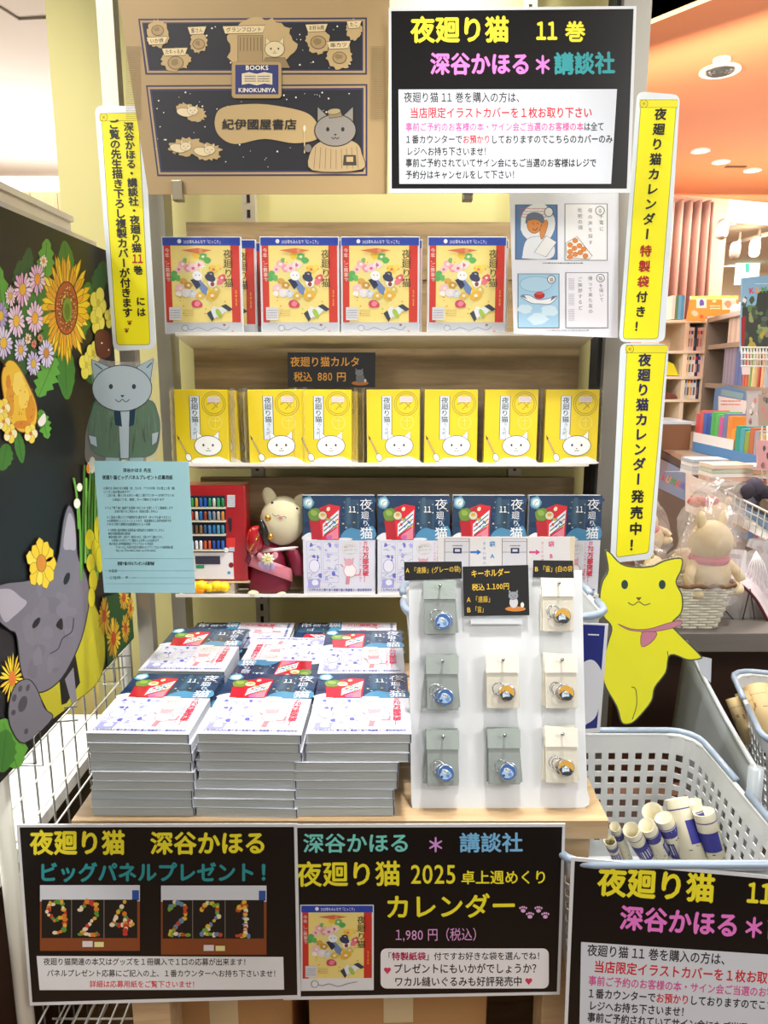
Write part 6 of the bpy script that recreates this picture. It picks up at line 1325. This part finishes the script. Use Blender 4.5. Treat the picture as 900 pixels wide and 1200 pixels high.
for px, c, nm in ((865, '#d06a50', 'orange red'), (868.5, '#c8685c', 'dull red'), (872, '#8fae6a', 'green'), (875.5, '#d8d09a', 'straw yellow'), (879, '#c8a878', 'tan'), (882.5, '#b0403a', 'dark red'), (886, '#e0b888', 'peach'), (889.5, '#a8b0b8', 'pale grey')):
    m = MB(); m.bbox((0, 0, 0), (.026, .15, .22), mat(c, .4)); o = m.build('book', label='%s spined book at the right of the second bookcase shelf' % nm, cat='book', origin=(0, 0, 0)); p = BO+cd*bx(px)-cn*.03; o.location = (p.x, p.y, SZ[1]+.001); o.rotation_euler = (0, 0, BA)
pl2 = Plane(BO+cn*.02, cn)
t3 = thing('display_carton', 'blue and white display carton on the third shelf of the brown bookcase', 'box', pl2(855, 492))
m = MB(); m.prism([pl2(835, 482), pl2(838, 455), pl2(850, 452), pl2(884, 462), pl2(876, 496), pl2(833, 486)], -cn*.012, mat('#4a86b8', .5)); m.build('body', t3, True)
a = Art(pl2, base=1e-3); a.poly([(842, 464), (876, 470), (873, 488), (842, 482)], '#e6e2e4'); a.tiny(845, 468, 868, 476, 2, '#c86a60', 4); a.poly([(846, 456), (872, 461), (870, 468), (845, 463)], '#7aa8b4'); a.poly([(834, 482), (876, 490), (876, 494), (833, 486)], '#7ab8e0'); a.build('print', t3)
# cream magazine case
MY = 5.6; t = thing('magazine_case', 'bright cream bookcase with magazines face out, left of the brown bookcase', 'bookcase', V(800, 495, MY)); CRW = mat('#f4e6cf', .5)
def VM(px, py): return V(px, py, MY)
mx0, mx1 = VM(770, 400).x, VM(828, 400).x; mzt = VM(800, 374).z
for px in (768, 802, 826): m = MB(); x = VM(px, 400).x; m.bbox((x, MY, 0), (x+.03, MY+.3, mzt), CRW); m.build('upright_panel', t, True)
m = MB(); m.bbox((mx0, MY+.28, 0), (mx1, MY+.3, mzt), mat('#e3cba8', .6)); m.build('back_panel', t, True)
mz = [VM(800, py).z for py in (375, 411, 441, 468, 495)]
for z in mz: m = MB(); m.bbox((mx0, MY-.01, z-.02), (mx1, MY+.28, z), CRW); m.build('shelf', t, True)
k = 0
NM = ['white', 'pale pink', 'pale blue', 'cream', 'light grey', 'yellow', 'navy', 'pink']
for r_, zz in enumerate(mz[1:4]):
    for i in range(6):
        px = 804+i*3.8; x = VM(px, 400).x; c = ['#e8ecf4', '#f0c8c8', '#c8dcf0', '#f4f0e8', '#dcd6dc', '#f2e0a0', '#2a3a6a', '#e88a9a'][(i*3+r_*5) % 8]; m = MB(); m.bbox((x, MY+.02+i*.003, zz+.001), (x+.042, MY+.05, zz+.17), mat(c, .4)); o = m.build('magazine', label='%s magazine face out in the cream bookcase, %s row' % (NM[(i*3+r_*5) % 8], ('upper', 'middle', 'lower')[r_]), cat='magazine', group='magazines in the cream bookcase')
        a = Art(Plane((0, MY+.019+i*.003, 0), (0, -1, 0)), base=5e-4); q = a.fn; xx = px; yy = V(px, 0, MY).y; 
        m = MB(); cc_ = ['#c8384a', '#2a5aa8', '#3a3a44', '#e0903a'][(i+r_) % 4]; m.bbox((x+.006, MY+.018+i*.003, zz+.12), (x+.034, MY+.0195+i*.003, zz+.145), mat(cc_, .5)); m.bbox((x+.01, MY+.018+i*.003, zz+.03), (x+.032, MY+.0195+i*.003, zz+.09), mat(['#8a6a5a', '#d8a890', '#5a7a9a'][(i+r_) % 3], .5)); m.build('cover_print', o, True)
for px, py, w, h, c, nm, g in ((776, 440, .25, .14, '#e6dd2c', 'yellow paper fan', 0), (777, 467, .2, .05, '#7a4034', 'maroon tin', 0)):
    p = VM(px, py); m = MB(); m.prism([(p.x-.1, MY+.05, p.z), (p.x+.14, MY+.05, p.z), (p.x+.1, MY+.05, p.z+h*.6), (p.x-.02, MY+.05, p.z+h)], (0, .1, 0), mat(c, .5)); m.build(nm.replace(' ', '_'), label=nm+' shape on the left side of the cream bookcase', cat=nm.split()[-1])
# orange sign and small books on top
PO = PY(5.2)
t = thing('orange_sign', 'orange illustrated header sign on top of the bookcases', 'sign', PO(835, 370))
m = MB(); m.prism([PO(810, 347), PO(865, 346.5), PO(864, 371), PO(828, 370), PO(826, 376), PO(805, 376)], (0, .02, 0), mat('#f59a3e', .5)); m.build('board', t, True)
a = Art(PO, base=6e-4); a.rect(816, 350, 828, 361, '#fbe9d4'); a.ell(822, 355, 3, 4, '#6a5ab8', 10, jag=.3); a.rect(846, 350, 863, 363, '#fbe3c6'); a.ell(853, 356, 4, 4.5, '#e8a080', 10, jag=.2); a.ell(860, 361, 3, 2.5, '#e85a2a', 10); a.ell(837, 353, 2.4, 1.6, '#fff2b8', 8); a.tiny(832, 357, 844, 363, 2, '#fff0c8', 5); a.ell(814, 367, 4, 3.5, '#f0c8a8', 10, jag=.2); a.ell(822, 371, 2.4, 2.4, '#e8602a', 10); a.build('print', t)
for i, (px, c, nm) in enumerate(((786, '#e8e4dc', 'cream'), (789.5, '#5a8a6a', 'green'), (793, '#6ab0d8', 'sky blue'), (796.5, '#4a9ac8', 'blue'))):
    m = MB(); x = VM(px, 400).x; m.bbox((x, MY+.02, mzt+.001), (x+.022, MY+.16, mzt+.17), mat(c, .4)); m.build('book', label='%s book standing on top of the cream bookcase' % nm, cat='book')
# hanging poster rack at the right edge
PP_ = PY(2.9)
t = thing('book_poster', 'blue illustrated poster with rainbow letters in a white wire rack, right edge', 'poster', PP_(885, 408))
m = MB(); m.prism([PP_(870, 326), PP_(915, 321), PP_(915, 412), PP_(868, 412)], (0, .012, 0), mat('#8fbfe6', .4, 0, .3)); m.build('board', t, True)
a = Art(PP_, base=6e-4); rd = random.Random(31)
a.poly([(870, 360), (886, 358), (888, 342), (915, 338), (915, 411), (868.5, 411)], '#3c423c')
for i in range(40): x, y = rd.uniform(872, 912), rd.uniform(350, 408); a.ell(x, y, rd.uniform(1.5, 5), rd.uniform(2, 6), rd.choice(['#6a8a5a', '#4a5a48', '#8a8478', '#b8a23a', '#5f6a62', '#2f3a34', '#9aa06a']), 8, jag=.3)
a.poly([(868.5, 372), (874, 370), (872, 404), (868.5, 408)], '#a02a2a'); kumon(a, 878, 344, 914, 341, 9); a.tiny(884, 331, 912, 334, 1, '#e4eef8', 4); a.ell(872, 352, 2.6, 3, '#eef2ee', 10, jag=.2); a.build('print', t)
WR = mat('#e9e9e6', .3, 0, .2)
t = thing('white_wire_basket', 'white wire basket holding the blue poster above the bookcase books', 'wire basket', PP_(885, 430))
for i in range(14): m = MB(); px = 869+i*3.6; m.tube([V(px, 407, 2.86), V(px+.3, 429, 2.86)], .003, WR, 5); m.build('wire', t, True)
for py in (407, 414, 421, 429): m = MB(); m.tube([V(868, py, 2.857), V(918, py+.5, 2.857)], .0032, WR, 5); m.build('wire', t, True)
m = MB(); m.prism([V(869.5, 430, 2.85), V(879, 430, 2.85), V(879, 439, 2.85), V(870, 439, 2.85)], (0, .003, 0), mat('#ecd8dc', .5)); m.build('price_tag', t, True)
# hanging packets on a wire panel
t = thing('wire_display_panel', 'white wire panel with hanging packets at the right edge', 'wire rack', V(895, 600, 2.8))
for px in (893, 899, 905, 911): m = MB(); m.tube([V(px, 497, 2.8), V(px, 640, 2.8)], .003, WR, 5); m.build('wire', t, True)
for k in range(12): m = MB(); m.tube([V(891, 505+k*11, 2.797), V(918, 507+k*11, 2.797)], .0026, WR, 5); m.build('wire', t, True)
for i, (px0, px1, y0_, y1_, y, c, nm) in enumerate(((876, 893, 458, 500, 2.95, '#c9c2c4', 'clear packet with a small grey toy, upper left'), (890, 915, 462, 499, 2.7, '#b9a294', 'clear packet with brown print, upper right'), (888, 915, 516, 550, 2.72, '#e3a9ae', 'pink packet below the clear ones'))):
    pl = PY(y); s = sheet('hanging_packet', nm+' on the right edge wire panel', 'packet', [(px0, y0_), (px1, y0_), (px1, y1_), (px0, y1_)], pl, c, .01); a = Art(pl, base=5e-4)
    for k in range(8): a.ell(rd.uniform(px0+3, px1-3), rd.uniform(y0_+4, y1_-4), 2, 3.5, rd.choice(['#5a5a5e', '#e8e0dc', '#8a7a72', '#d88a90']), 8, jag=.3)
    a.build('print', s)
# small wire tray with dark soft balls
TZ2 = CZ-.0
t = thing('wire_tray', 'white wire tray hooked on the counter front holding dark soft toys', 'wire basket', V(870, 620, 2.35))
ty = 2.42
def tw_(px, py, y): return V(px, py, y)
top = [tw_(849, 575, 2.62), tw_(905, 603, 2.3), tw_(925, 585, 2.5), tw_(868, 568, 2.9)]
m = MB(); m.tube(top, .004, WR, 6, True); m.build('rim', t, True)
for k in range(9):
    u = k/8; p = top[0].lerp(top[1], u); m = MB(); m.tube([p, p+Vector((0, .01, -.09))], .0022, WR, 5); m.build('wire', t, True)
for dz in (-.03, -.06, -.09): m = MB(); m.tube([top[0]+Vector((0, 0, dz)), top[1]+Vector((0, 0, dz))], .0022, WR, 5); m.build('wire', t, True)
m = MB(); m.add([p+Vector((0, 0, -.09)) for p in top], [(0, 1, 2, 3)], mat('#c9c6c0', .5)); m.build('bottom', t, True)
for i, (px, py, c, nm) in enumerate(((873, 575, '#3a3444', 'dark purple'), (884, 570, '#4a4458', 'purple grey'), (893, 578, '#2a2834', 'black'), (880, 583, '#8a88a0', 'lilac grey'), (892, 588, '#35324a', 'indigo'))):
    p = V(px, py, 2.5+.03*i); m = MB(); m.ball(p, .032, mat(c, .8, bump=.3, bscale=200), 14, 9, nz=.04, seed=i); m.build('soft_toy', label='%s round soft toy lying in the white wire tray' % nm, cat='soft toy')
